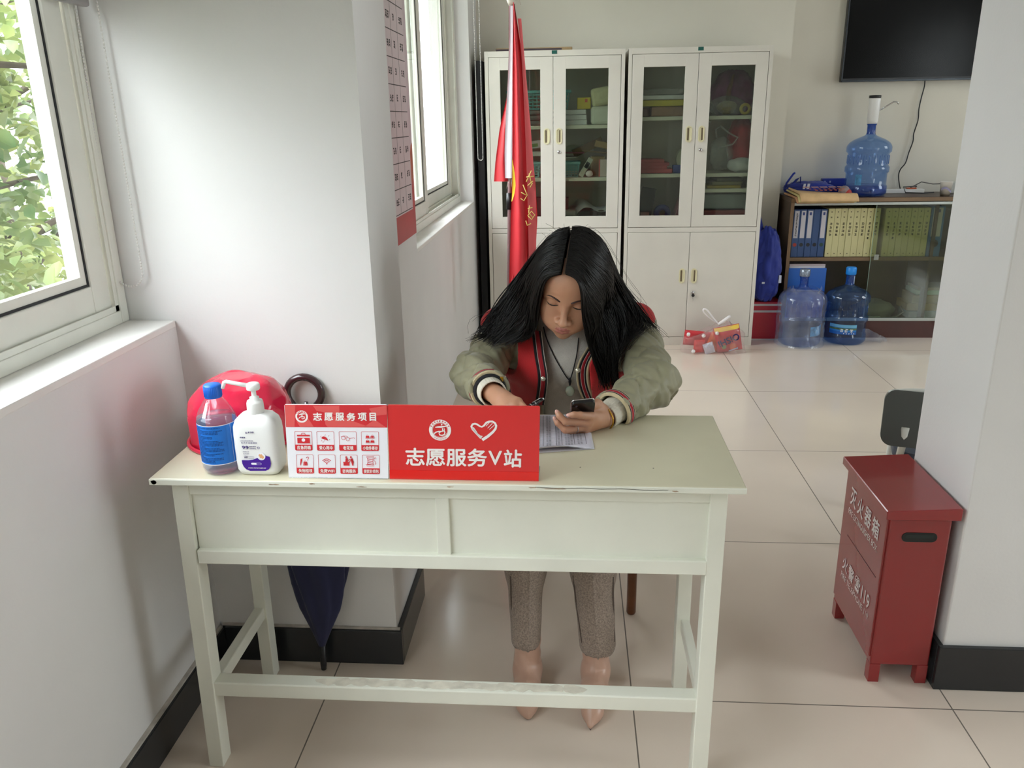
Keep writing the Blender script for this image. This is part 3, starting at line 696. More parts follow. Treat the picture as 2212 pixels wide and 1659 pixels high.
for q in range(36): cp.tube([(.0175*math.cos(2*PI*q/36), .0175*math.sin(2*PI*q/36), z) for z in (.163, .183)], .0006, 4)
cp.build('cap', BCAP, bt)
lb = MB(); A0, A1 = math.radians(150), math.radians(425)
def cyl(R, a0, a1, z0, z1, mb, mi=0, n=36):
    mb.grid(lambda u, v: (R*math.cos(a0+(a1-a0)*u), R*math.sin(a0+(a1-a0)*u), z0+(z1-z0)*v), n, 1, mi)
cyl(.0399, A0, A1, .026, .109, lb); cyl(.0402, math.radians(318), math.radians(372), .026, .109, lb, 2, 12)
for z in (.0248, .109): cyl(.04005, A0, A1, z, z+.0014, lb, 1)
cyl(.0404, math.radians(331), math.radians(332), .026, .109, lb, 1, 2)
lbo = lb.build('label', [BLUEL, SWHITE, mat('blue_label_side', '#1a7ad8', .35, var=.05)], bt)
le = MB(); rd = random.Random(9)
for row in range(25):
    z = .104-.0031*row
    for q in range(rd.choice((8, 14, 18, 20, 21)) if row not in (1, 5, 20) else 5):
        a = math.radians(218+q*4.2); MQ = frame((.0401*math.cos(a), .0401*math.sin(a), z), (-math.sin(a), math.cos(a), 0), (0, 0, 1)); scribble(le, MQ, 0, 0, .0022, .0020, row*30+q, .0002, t=.2)
le.build('label_lettering', mat('navy_print', '#123a78', .5), lbo)
MB().grid(lambda u, v: ((.0205+.0155*(1-v)+.0015)*math.cos(4.35+.22*u), (.0205+.0155*(1-v)+.0015)*math.sin(4.35+.22*u), .126+.028*v), 4, 4).build('seal_tape', SWHITE, bt)

# --- red shell case behind the bottles
hs = thing('hard_shell_case', 'shiny red faceted plastic shell behind the bottles at the left end of the desk', 'case', (-.752, 1.685, TZ))
REDP = mat('glossy_red_plastic', '#cf2344', .16, var=.05, vscale=5, coat=.3)
hm = MB(); n = 11; RG = [(1.0, 0.), (1.02, .008), (1.03, .070), (.985, .092), (.95, .104), (.70, .138), (.36, .150)]
vs = []; off = [0, 0, 0, .5, .5, 0, .5]
for (r, z), of in zip(RG, off):
    for q in range(n):
        a = 2*PI*(q+of)/n+.35; vs.append((.114*r*math.cos(a), .108*r*math.sin(a), z+.006*math.cos(3*a)*(z > .11)))
fs = []
for i in range(len(RG)-1):
    for q in range(n):
        a, b, c, d = i*n+q, i*n+(q+1) % n, (i+1)*n+(q+1) % n, (i+1)*n+q
        if off[i] == off[i+1]: fs.append((a, b, c, d))
        elif off[i+1] > off[i]: fs += [(a, b, d), (b, c, d)]
        else: fs += [(a, b, (i+1)*n+(q+1) % n), (a, (i+1)*n+(q+1) % n, (i+1)*n+q)]
fs.append(tuple((len(RG)-1)*n+q for q in range(n))); hm.add(vs, fs)
o = hm.build('shell', REDP, hs); md = o.modifiers.new('bevel', 'BEVEL'); md.width = .006; md.segments = 3; md.limit_method = 'NONE'; md.harden_normals = False
for p in o.data.polygons: p.use_smooth = False
rm = MB(); rm.tube([(.119*math.cos(2*PI*q/44+.0), .113*math.sin(2*PI*q/44), .005) for q in range(44)], .0048, 8, closed=True); rm.build('rim', REDP, hs)

# --- umbrella behind the desk
um = thing('umbrella', 'navy umbrella with a dark curved handle, leaning on the pillar behind the desk', 'umbrella', (-.682, 1.852, 0))
NAVY = mat('navy_umbrella_cloth', '#12173f', .75, var=.12, vscale=10, sheen=.2); BROWN = mat('dark_brown_handle', '#3a2226', .18, var=.15, vscale=8, coat=.4); BLKP = mat('black_plastic', '#17171a', .4)
ax0, ax1 = Vector((0, 0, 0)), Vector((.018, .026, .80))
MB().tube([ax0+(ax1-ax0)*q for q in (.08, .5, .98)], .005, 10).build('shaft', mat('steel_shaft', '#8c8c90', .3, metal=1), um)
MB().tube([ax0+(ax1-ax0)*(z/.80) for z in (.004, .02, .10)], [.007, .0085, .0095], 12).build('ferrule', BLKP, um)
cn = MB()
def fold(u, v):
    z = .085+.56*v; c = ax0+(ax1-ax0)*(z/.80); a = 2*PI*u
    w = np.interp(z, [.085, .12, .20, .28, .34, .45, .56, .645], [.010, .022, .052, .070, .080, .078, .060, .018]); dp = np.interp(z, [.085, .3, .5, .645], [.010, .020, .021, .012])
    rp_ = 1+.14*math.sin(7*a+2*z*9)*min(1, v*4)
    return (c.x+.004+w*math.cos(a)*rp_+.01*(v-.3), min(c.y-.004+dp*math.sin(a)*rp_, 1.895-1.852), z+.02*math.sin(5*a)*(1-v)*v)
cn.grid(fold, 72, 24); cn.build('canopy', NAVY, um)
hk = MB(); cx, cz, r = .012, .792, .043; cy_ = .0375
hk.tube([(cx+.043*math.cos(PI*q/14), cy_-.006*(q/14), cz+.012+.043*math.sin(PI*q/14)) for q in range(-4, 19)], [.0095]*21+[.010, .0085], 14)
hk.tube([(cx+.041, cy_, cz-.02), (.022, .030, .70), (.019, .026, .64)], [.0095, .008, .008], 12); hk.build('handle', BROWN, um)

# ================================================================= FILE CABINETS AND WHAT IS INSIDE
CABM = mat('greige_cabinet_steel', '#d6d2c8', .35, var=.035, vscale=5, bump=.04, bscale=90)
CABP = clear('cabinet_glass', '#dfe4dc', .006, .02); HANDP = mat('cream_plastic_handle', '#d9d2ae', .4, var=.03); HOLE = mat('dark_recess', '#6a5c45', .7)
CHROME = mat('chrome', '#c9c9c9', .18, metal=1., var=.02); GREENP = mat('green_nameplate', '#1d5a52', .3, var=.15, vscale=60)
CY, CH, CW, CD = 5.28, 1.845, .854, .41
def obround(w, h, n=8):
    r = w/2; return [(r*math.cos(PI*k/n), h/2-r+r*math.sin(PI*k/n)) for k in range(n+1)] + [(-r*math.cos(PI*k/n), -h/2+r-r*math.sin(PI*k/n)) for k in range(n+1)]
def pull(door, x, z, dark_right):
    mb = MB(); M = facing_cam((x, -.0005, z)); o = obround(.038, .098); i = obround(.028, .086); n = len(o); vs = []
    for p, q in zip(o, i): vs += [tuple(M @ Vector((p[0], p[1], .0045))), tuple(M @ Vector((q[0], q[1], .0050)))]
    mb.add(vs, [(2*j, 2*j+1, (2*j+3) % (2*n), (2*j+2) % (2*n)) for j in range(n)])
    mb.add([tuple(M @ Vector((p[0], p[1], h_))) for h_ in (0, .0045) for p in o], [(j, (j+1) % n, n+(j+1) % n, n+j) for j in range(n)])
    vs = [tuple(M @ Vector((q[0], q[1], .005))) for q in i] + [tuple(M @ Vector((q[0]*.86, q[1]*.94, .0008))) for q in i]
    mb.add(vs, [(j, (j+1) % n, n+(j+1) % n, n+j) for j in range(n)]); mb.add(vs[n:], [tuple(range(n))], 0)
    s = 1 if dark_right else -1
    mb.prism([(-.005+s*.004, -.036), (.005+s*.004, -.036), (.005+s*.004, .036), (-.005+s*.004, .036)], 0, .0013, M, 1)
    return mb.build('handle', [HANDP, HOLE], door)
def keylock(door, x, z, key):
    mb = MB(); M = facing_cam((x, -.0005, z)) ; mb.lathe([(0, .006), (.009, .006), (.0105, .004), (.011, 0)], 20, M); mb.prism([(-.001, -.005), (.001, -.005), (.001, .005), (-.001, .005)], .006, .0064, M, 1)
    if key:
        mb.prism([(-.0016, -.003), (.0016, -.003), (.0016, .003), (-.0016, .003)], .006, .016, M); mb.prism(disc(.010, 16, 0, -.016), .013, .0165, M, 1); mb.prism([(-.002, -.055), (.002, -.055), (.003, -.025), (-.003, -.025)], .012, .014, M)
    return mb.build('lock', [CHROME, BLKP], door)
def cabinet(x0, label, shelves, seed):
    c = thing('file_cabinet', label, 'cabinet', (x0, CY, 0), group='twin file cabinets')
    s = MB(); t = .016
    s.box(0, t, .001, CD, 0, CH); s.box(CW-t, CW, .001, CD, 0, CH); s.box(t, CW-t, CD-.004, CD, 0, CH); s.box(t, CW-t, .001, CD, CH-t, CH); s.box(t, CW-t, .012, CD, .05, .062); s.box(t, CW-t, .012, CD, .755, .771)
    s.box(t, CW-t, .004, .02, 0, .052); s.box(0, .022, 0, .02, .0, CH, .001); s.box(CW-.022, CW, 0, .02, 0, CH, .001)
    s.box(.022, CW-.022, 0, .02, CH-.034, CH, .001); s.box(.022, CW-.022, 0, .02, .748, .777, .001); s.box(.022, CW-.022, 0, .02, .0, .056, .001)
    s.build('carcass', CABM, c)
    for z in shelves:
        a, b = (t+.002, CW-t-.002) if not isinstance(z, tuple) else (CW/2, CW-t-.002); z = z if not isinstance(z, tuple) else z[0]
        MB().box(a, b, .034, CD-.006, z-.022, z, .002).build('shelf', CABM, c)
    MB().box(CW/2-.016, CW/2+.016, -.0015, 0, CH-.022, CH-.002).build('nameplate', GREENP, c)
    dL, dM, dR = .0245, .4195, CW-.0245
    for k, (a, b) in enumerate(((dL, dM-.0012), (dM+.0012, dR))):
        d = MB(); g0, g1 = (a+.069, b-.078) if k == 0 else (a+.076, b-.078+.004); zt, zb, y1 = 1.809, .780, .018
        d.box(a, g0, -.001, y1, zb, zt, .002); d.box(g1, b, -.001, y1, zb, zt, .002); d.box(g0-.002, g1+.002, -.0005, y1-.001, zb, .853, .002); d.box(g0-.002, g1+.002, -.0005, y1-.001, 1.737, zt, .002)
        dm = d.build('door', CABM, c)
        MB().box(g0-.004, g1+.004, .009, .013, .848, 1.742).build('pane', CABP, dm)
        pull(dm, (dM-.040) if k == 0 else (dM+.036), 1.346, k == 1)
        if k: keylock(dm, dM+.036, 1.251, False)
    for k, (a, b) in enumerate(((dL, dM-.0012), (dM+.0012, dR))):
        dm = MB().box(a, b, -.001, .018, .058, .746, .0025).build('door', CABM, c)
        pull(dm, (dM-.040) if k == 0 else (dM+.036), .466, k == 1)
        if k: keylock(dm, dM+.036, .356, True)
    return c
C1, C2 = -.540, .334
cabinet(C1, 'left one of two cream steel file cabinets, beside the red flag', [1.41, 1.092], 1)
cabinet(C2, 'right one of two cream steel file cabinets, next to the blue bags', [1.451, 1.108, (1.012,)], 2)
IN0 = CY+.075                                                       # contents stand this far back
def wh(h, **k): return mat('m_'+h.lstrip('#'), h, k.pop('rough', .6), **k)
def pbox(name, label, cat, p0, p1, z0, Y, depth, m, bev=.002, rot=0., group=None, tilt=0., parts=None):
    """a box whose front face spans the two pixels at depth Y; bottom at z0 (or None: from the pixel)"""
    a, b = at_y(*p0, Y), at_y(*p1, Y); x0, x1 = min(a.x, b.x), max(a.x, b.x); zt = max(a.z, b.z); zb = z0 if z0 is not None else min(a.z, b.z)
    o = MB().box(-(x1-x0)/2, (x1-x0)/2, 0, depth, 0, zt-zb, bev).build(name, m, None)
    o.location = ((x0+x1)/2, Y, zb); o.rotation_euler = (0, tilt, rot); tag(o, label, cat, group); return o
def crumple(mb, c, r, seed=0, amp=.18, n=28, flat=None, mi=0, freq=3.2):
    """soft bag: a ball pushed about by smooth noise; flat = lowest z allowed"""
    from mathutils import noise
    rx, ry, rz = r
    def fn(u, v):
        a, b = 2*PI*u, PI*v; d = Vector((math.sin(b)*math.cos(a), math.sin(b)*math.sin(a), -math.cos(b)))
        q = 1+amp*noise.noise(d*freq*.5+Vector((seed*7.1, 0, 0)))+amp*.55*(1-2*abs(noise.noise(d*freq+Vector((0, seed*3.3, 0)))))-amp*.3
        p = Vector((c[0]+d.x*rx*q, c[1]+d.y*ry*q, c[2]+d.z*rz*q))
        if flat is not None: p.z = max(p.z, flat)
        return p
    mb.grid(fn, n*2, n, mi); return mb
SH = 1.410
def basket(name_label, p0, p1, z0, Y, m, cols, rows):
    a, b = at_y(*p0, Y), at_y(*p1, Y); x0, x1, zt = min(a.x, b.x), max(a.x, b.x), max(a.z, b.z); w, h = x1-x0, zt-z0; d = .16
    r = thing('basket', name_label, 'basket', ((x0+x1)/2, Y+d/2, z0)); mb = MB(); tp = .10
    def P(u, v, s): k = 1-tp*(1-v); return ((u-.5)*w*k, s*d/2*k, v*h)
    nb = cols
    for s in (-1, 1):
        for c in range(nb+1):
            u = .04+.92*c/nb; mb.tube([P(u, 0, s), P(u, 1, s)], .0032, 4, smooth=False)
        for q in range(rows+2): v = q/(rows+1); mb.tube([P(.02, v, s), P(.98, v, s)], .0034, 4, smooth=False)
    for s in (0, 1):
        for q in range(rows+2): v = q/(rows+1); k = 1-tp*(1-v); mb.tube([((s-.5)*w*k, -d/2*k, v*h), ((s-.5)*w*k, d/2*k, v*h)], .0034, 4, smooth=False)
        for c in range(6): k0, k1 = 1-tp, 1.; mb.tube([((s-.5)*w*k0, (c/5-.5)*d*k0, 0), ((s-.5)*w, (c/5-.5)*d, h)], .0032, 4, smooth=False)
    mb.box(-w/2*(1-tp), w/2*(1-tp), -d/2*(1-tp), d/2*(1-tp), 0, .004); mb.build('mesh_body', m, r)
    q = MB(); q.box(-w/2-.008, w/2+.008, -d/2-.008, -d/2+.006, h-.012, h+.004, .002); q.box(-w/2-.008, w/2+.008, d/2-.006, d/2+.008, h-.012, h+.004, .002); q.box(-w/2-.008, -w/2+.006, -d/2, d/2, h-.012, h+.004, .002); q.box(w/2-.006, w/2+.008, -d/2, d/2, h-.012, h+.004, .002)
    q.build('rim', m, r); return r
TURQ = mat('turquoise_plastic', '#58bcc4', .4, var=.02); LBLUE = mat('pale_blue_plastic', '#8fc3c9', .45, var=.02)
PAPW = mat('office_paper', '#d9d9df', .7, var=.03); PLAST = clear('clear_plastic_film', '#f0f0f0', .22, .15, hexd='#e2e4e8'); CARD = mat('brown_cardboard', '#a88a58', .8, var=.08)
# left cabinet, upper shelf
basket('turquoise basket high in the left cabinet, half behind the flag', (1096, 198), (1231, 236), 1.51, IN0+.02, TURQ, 13, 4)
for k in range(3):
    pbox('plastic_pack', ['flat clear plastic pack, lowest under the turquoise basket', 'flat clear plastic pack, middle one under the turquoise basket', 'crumpled clear plastic pack touching the turquoise basket'][k], 'pack', (1100, 262-11*k), (1196, 272-11*k), SH+.001+.033*k, IN0+.01, .2, PLAST, .012, rot=.02*k, group='clear plastic packs')
for k in range(3):
    pbox('paper_ream', ['bottom ream of white paper in the left cabinet', 'middle ream of white paper in the left cabinet', 'top ream of white paper, under the yellow box'][k], 'paper', (1203, 260-11*k), (1268-k, 270-11*k), SH+.001+.031*k, IN0, .22, PAPW, .003, rot=.02*(k-1), group='paper reams')
yb_ = pbox('yellow_box', 'small yellow box on the white paper reams', 'box', (1247, 211), (1276, 234), SH+.095, IN0+.02, .08, mat('yellow_card', '#d6bf32', .5))
MB().box(.006, .022, -.0006, 0, .040, .060).build('red_mark', mat('red_mark', '#c8402e', .5), yb_)
TIS = mat('tissue_pack', '#d8d8cf', .5, var=.06, vscale=25)
pbox('tissue_pack', 'white tissue pack lying on the upper shelf, under the tilted one', 'tissue', (1277, 229), (1320, 266), SH+.001, IN0, .10, TIS, .018)
o = pbox('tissue_pack', 'cream tissue pack lying tilted on top of the white one', 'tissue', (1281, 188), (1326, 222), SH+.112, IN0, .10, mat('tissue_pack_cream', '#d2cba8', .5, var=.12, vscale=30), .018, tilt=-.16)
# left cabinet, middle shelf
SM = 1.092
basket('pale blue basket on the middle shelf, left one, by the flag', (1112, 352), (1166, 380), SM+.001, IN0+.02, LBLUE, 6, 4)
basket('pale blue basket on the middle shelf, right one, in front of the tilted box', (1206, 351), (1251, 378), SM+.001, IN0+.02, LBLUE, 6, 5)
pbox('white_box', 'flat white box lying on the right pale blue basket', 'box', (1208, 339), (1245, 348), SM+.115, IN0+.04, .12, wh('#cfccc6'))
pbox('pink_folder', 'thin pink folder on the flat white box', 'folder', (1206, 331), (1262, 336), SM+.146, IN0+.02, .16, wh('#c86a80'), .001)
pbox('white_carton', 'white carton on top of the left pale blue basket', 'box', (1118, 328), (1168, 337), SM+.13, IN0+.05, .14, wh('#d2d2d0'))
o = pbox('leaflet_bundle', 'bundle of leaflets leaning over the white carton by the flag', 'paper', (1120, 306), (1172, 320), SM+.175, IN0+.06, .10, PAPW, .004, tilt=-.12)
gp = MB(); gp.box(.0, .05, -.0006, 0, .01, .03); gp.build('green_print', mat('green_print', '#6f9d62', .6), o)
o = pbox('small_box', 'narrow grey box leaning beside the right pale blue basket', 'box', (1249, 336), (1259, 376), SM+.006, IN0-.01, .03, wh('#b9b7ac'), .001, tilt=.55)
MB().box(-.012, .012, -.0006, 0, .06, .10).build('black_print', INK, o)
o = MB().sphere((0, 0, .020), (.024, .020, .020), 16).build('ball', wh('#d8c8cc'), None); o.location = tuple(at_y(1273, 375, IN0-.01)); o.location.z = SM+.001; tag(o, 'small white ball on the middle shelf before the cardboard boxes', 'ball')
pbox('cardboard_box', 'crumpled brown cardboard box standing on the middle shelf', 'box', (1276, 338), (1306, 378), SM+.001, IN0+.06, .15, CARD, .006)
o = pbox('cardboard_sleeve', 'flattened cardboard lying across the standing brown box', 'box', (1258, 329), (1316, 338), SM+.150, IN0+.03, .16, CARD, .002, tilt=.10)
o = pbox('cardboard_box', 'small open cardboard box leaning on top of the flattened cardboard', 'box', (1284, 306), (1316, 330), SM+.176, IN0+.05, .12, CARD, .003, tilt=.22)
o = pbox('cardboard_sheet', 'large cardboard sheet slanting behind the cardboard boxes', 'cardboard', (1232, 328), (1300, 332), SM+.20, IN0+.20, .012, CARD, .001, tilt=-.42)
o = pbox('medicine_box', 'white and red carton at the right end of the middle shelf', 'box', (1296, 345), (1320, 378), SM+.001, IN0, .05, wh('#cbb9b6'), .002)
MB().box(-.042, -.036, -.0008, .05, 0, .105).build('red_edge', mat('red_mark', '#c8402e', .5), o)
# left cabinet, bottom
SB = .772
pbox('red_box', 'dark red box at the bottom of the left cabinet, right of the flag', 'box', (1128, 428), (1169, 470), SB+.001, IN0+.05, .1, wh('#6d1f2c'))
pbox('red_box', 'red and white box at the bottom of the left cabinet, behind its right door', 'box', (1196, 428), (1228, 470), SB+.001, IN0+.09, .1, wh('#7d2630'))
pbox('white_box', 'low white box at the bottom of the left cabinet', 'box', (1206, 456), (1243, 480), SB+.001, IN0, .09, wh('#b9b0ae'))
bx = thing('paper_pile', 'pile of white papers hanging over a dark box at the bottom of the left cabinet', 'paper', tuple(at_y(1282, 480, IN0+.1))); bx.location.z = SB+.001
MB().box(-.10, .14, -.06, .12, 0, .10, .004).build('dark_box', wh('#3a2226'), bx)
pp = MB(); pp.grid(lambda u, v: (-.15+.29*u+.03*(1-v), -.08+.2*v, .102+.05*math.sin(PI*min(1, u*1.3+.1))*(.4+.6*v)+.018*math.sin(u*9)-.10*max(0, .34-u-.2*v)), 24, 12); pp.build('sheet', PAPW, bx)
pp = MB(); pp.grid(lambda u, v: (.0+.16*u, -.085+.2*v, .11-.10*(1-v)**2+.01*u), 10, 10); pp.build('sheet', wh('#c3c8dc'), bx)
# top of the left cabinet
fb = thing('plywood', 'flat wooden panel lying on top of the left cabinet', 'panel', (-.24, 5.45, CH)); MB().box(-.235, .235, -.10, .14, 0, .022, .003).build('board', mat('tan_wood', '#9c8360', .6, var=.2, vscale=14), fb)
MB().box(-.235, .17, -.102, -.10, .006, .016).build('dark_edge', wh('#40323a'), fb)
# right cabinet, left half
SH2, SM2 = 1.451, 1.108
pbox('envelope_stack', 'brown paper bundle on the upper shelf of the right cabinet, the larger one', 'paper', (1407, 231), (1478, 249), SH2+.001, IN0, .2, wh('#9a7660', var=.15, vscale=30), .008)
pbox('envelope_stack', 'dark red paper bundle beside the larger brown one', 'paper', (1372, 234), (1404, 249), SH2+.001, IN0+.03, .2, wh('#6a3f38', var=.15, vscale=30), .006)
pbox('folder_stack', 'yellow folders on top of the brown paper bundles', 'folder', (1374, 217), (1482, 230), SH2+.062, IN0, .2, mat('folder_yellow', '#cfbf3c', .5, var=.05), .006, rot=.01)
pbox('paper_ream', 'white sheets lying on the yellow folders', 'paper', (1374, 207), (1482, 216), SH2+.102, IN0, .2, PAPW, .002)
pbox('plastic_pack', 'clear plastic wrapped pack on top of the yellow folders and sheets', 'pack', (1378, 192), (1482, 206), SH2+.129, IN0, .2, PLAST, .014)
for k in range(4):
    pbox('red_folder', ['lowest red folder on the middle shelf', 'second red folder from the bottom', 'third red folder from the bottom', 'topmost red folder on the middle shelf'][k], 'folder', (1372, 366-7*k), (1452-8*(k % 2)-3*k, 371-7*k), SM2+.002+.021*k, IN0+.01*k, .2, wh('#b9454a'), .002, rot=.03*(k-2), group='red folders')
pbox('blue_box', 'small blue box wedged by the big tape roll', 'box', (1454, 357), (1470, 374), SM2+.001, IN0+.02, .05, wh('#2746a8'))
tr = thing('tape_roll', 'large roll of clear packing tape standing on the middle shelf', 'tape', tuple(at_y(1487, 371, IN0+.07))); tr.location.z = SM2+.001; r = .083
Mt = Matrix.Translation((.0, 0, r)) @ Matrix.Rotation(PI/2, 4, 'X')
MB().lathe([(.062, -.03), (r, -.03), (r, .03), (.062, .03), (.062, -.03)], 40, Mt, smooth=False).build('tape', mat('clear_tape', '#c9c8b4', .2, var=.03), tr)
MB().lathe([(.058, -.03), (.062, -.03), (.062, .03), (.058, .03), (.058, -.03)], 40, Mt, smooth=False).build('core', wh('#d8d6ca'), tr)
o = pbox('black_board', 'black board leaning inside the lower left of the right cabinet', 'board', (1372, 405), (1402, 466), SB+.001, IN0+.05, .02, wh('#1d1d1d'), .002, tilt=.18)
td = thing('tape_dispenser', 'blue tape dispenser at the bottom of the right cabinet', 'tape dispenser', tuple(at_y(1431, 466, IN0))); td.location.z = SB+.001
MB().lathe([(.02, -.02), (.05, -.02), (.055, -.01), (.055, .01), (.05, .02), (.02, .02), (.02, -.02)], 28, Matrix.Translation((0, .03, .085)) @ Matrix.Rotation(PI/2, 4, 'X')).build('reel', wh('#27347c', rough=.3), td)
MB().box(-.075, .075, 0, .06, 0, .05, .01).build('stand', wh('#2a3a86', rough=.3), td)
o = pbox('pink_folder', 'pink folder leaning by the blue tape dispenser', 'folder', (1452, 430), (1461, 467), SB+.001, IN0+.02, .15, wh('#c07f8c'), .001, tilt=.32)
o = pbox('pink_folder', 'second pink folder, right of the leaning one', 'folder', (1468, 428), (1475, 467), SB+.001, IN0+.01, .15, wh('#c98e98'), .001, tilt=.2)
pbox('pink_notepad', 'small pink notepad at the bottom left of the right cabinet', 'notepad', (1384, 459), (1402, 467), SB+.02, IN0, .06, wh('#a85a5a'), .002)
# right cabinet, right half
bg = thing('cloth_bag', 'dark purple cloth bags heaped on the upper shelf of the right cabinet', 'bag', tuple(at_y(1580, 243, IN0+.17))); bg.location.z = SH2+.001
mb = MB(); crumple(mb, (0, 0, .12), (.135, .10, .15), 3, .16, 24, 0.); mb.build('cloth', wh('#7c3068', var=.4, vscale=12), bg)
MB().tube([(-.05, -.09, .05), (-.04, -.10, .15), (-.02, -.10, .24)], [.012, .015, .006], 8).build('strap', wh('#6e3a22'), bg)
pk = thing('plastic_bag', 'clear bag of gold-rimmed things in front of the purple cloth', 'bag', tuple(at_y(1580, 245, IN0+.03))); pk.location.z = SH2+.001
mb = MB(); crumple(mb, (-.02, .02, .055), (.11, .05, .055), 9, .18, 20, 0.); mb.build('film', PLAST, pk)
MB().lathe([(.018, -.01), (.034, -.01), (.034, .01), (.018, .01), (.018, -.01)], 24, Matrix.Translation((.075, -.035, .036)) @ Matrix.Rotation(PI/2, 4, 'X')).build('gold_ring', mat('gold_tape', '#b9a04a', .3), pk)
mb = MB(); crumple(mb, (-.03, .01, .045), (.06, .035, .04), 4, .2, 12, .004); mb.build('contents', wh('#8d7a4a', var=.4, vscale=30), pk)
rb = thing('red_bag', 'red bag stuffed at the right of the middle shelf', 'bag', tuple(at_y(1600, 372, IN0+.14))); rb.location.x -= .015; rb.location.z = SM2+.001
mb = MB(); crumple(mb, (0, 0, .16), (.085, .12, .17), 5, .16, 22, 0.); mb.build('bag_body', wh('#b02a38', var=.25, vscale=14), rb)
wb_ = thing('plastic_bag', 'white see-through carrier bag with handles on the middle shelf', 'bag', tuple(at_y(1556, 372, IN0+.06))); wb_.location.z = SM2+.001
mb = MB(); crumple(mb, (.0, .02, .115), (.075, .05, .10), 12, .2, 20, 0.); mb.build('film', PLAST, wb_)
h = MB(); h.tube([(-.10, -.02, .20), (-.12, -.02, .27), (-.08, -.02, .31)], .006, 6); h.tube([(-.04, -.03, .21), (-.05, -.03, .26), (-.02, -.03, .28), (.03, -.03, .24), (.09, -.03, .21), (.06, -.03, .17), (-.02, -.03, .15)], .006, 6); h.build('handle', PLAST, wb_)
wc = thing('white_bag', 'full white bag lying at the front of the middle shelf, below the red bag', 'bag', tuple(at_y(1600, 372, IN0+.02))); wc.location.z = SM2+.001
mb = MB(); crumple(mb, (0, 0, .045), (.085, .05, .045), 17, .15, 20, 0.); mb.build('bag_body', wh('#c6c6ca', rough=.35), wc)
for k in range(3):
    pbox('envelope', ['lowest yellow envelope on the narrow shelf', 'middle envelope on the narrow shelf', 'dark top envelope on the narrow shelf'][k], 'envelope', (1528+10*k, 401-8*k), (1600+3*k, 405-8*k), 1.0125+.020*k, IN0+.01*k, .2, [wh('#b49a3a'), wh('#8d8660'), wh('#5c5a50')][k], .002, rot=.03*k, group='envelopes')
pbox('storage_box', 'translucent grey storage box at the bottom right of the right cabinet', 'box', (1520, 420), (1612, 452), SB+.112, IN0, .24, wh('#8b9293', rough=.3), .006)
pbox('red_folder', 'wide red folder under the grey storage box', 'folder', (1520, 455), (1612, 470), SB+.001, IN0, .24, wh('#a84a50'), .004)

# ================================================================= LOW BOOKCASE BY THE RIGHT WALL
WOOD = mat('dark_walnut', '#4a3628', .35, var=.25, vscale=9); WOODE = mat('walnut_edge', '#7a6044', .4, var=.12, vscale=9); MAHO = mat('mahogany_plinth', '#4a1e17', .3, var=.2, vscale=5); ALU = mat('aluminium_channel', '#aaaea8', .3, metal=.6, var=.02)
BX0, BX1, BY, BZ = 1.42, 2.95, 5.48, .935
bc = thing('bookcase', 'low dark wooden bookcase with a sliding glass door, full of binders', 'bookcase', (BX0, BY, 0)); L = BX1-BX0
s = MB(); s.box(0, .02, .002, .355, 0, BZ-.03); s.box(L-.02, L, .002, .355, 0, BZ-.03); s.box(.02, L-.02, .345, .355, .0, BZ-.03); s.box(.02, L-.02, .012, .345, .09, .11); s.box(L*.5+.16, L*.5+.18, .02, .345, .11, .9)
s.box(-.002, L, 0, .356, BZ-.03, BZ, .003); s.build('carcass', WOOD, bc)
e = MB(); e.box(0, .022, -.001, .003, .02, BZ-.03); e.box(.0, L, -.001, .002, BZ-.028, BZ-.004); e.build('edge_band', WOODE, bc)
sh_ = MB().box(.02, L-.02, .022, .345, .52, .545, .001).build('shelf', WOOD, bc); MB().box(.02, L-.02, .020, .0225, .521, .544).build('edge_band', WOODE, sh_)
MB().box(.022, L-.02, -.002, .016, .886, .903, .001).build('channel', ALU, bc); MB().box(.022, L-.02, -.002, .016, .118, .138, .001).build('channel', ALU, bc)
MB().box(.0, L, .004, .02, 0, .117).build('plinth', MAHO, bc)
gd = MB().box(.545, L-.03, .004, .009, .138, .888).build('glass_door', clear('bookcase_glass', '#dde2d4', .012, .015), bc)
MB().box(.544, .5462, .0035, .0095, .138, .888).build('glass_edge', mat('glass_edge', '#9fb5a4', .15), gd); MB().box(.565, .595, .0005, .004, .53, .565, .001).build('finger_pull', clear('pull_acrylic', '#e8eee8', .3, .1), gd)
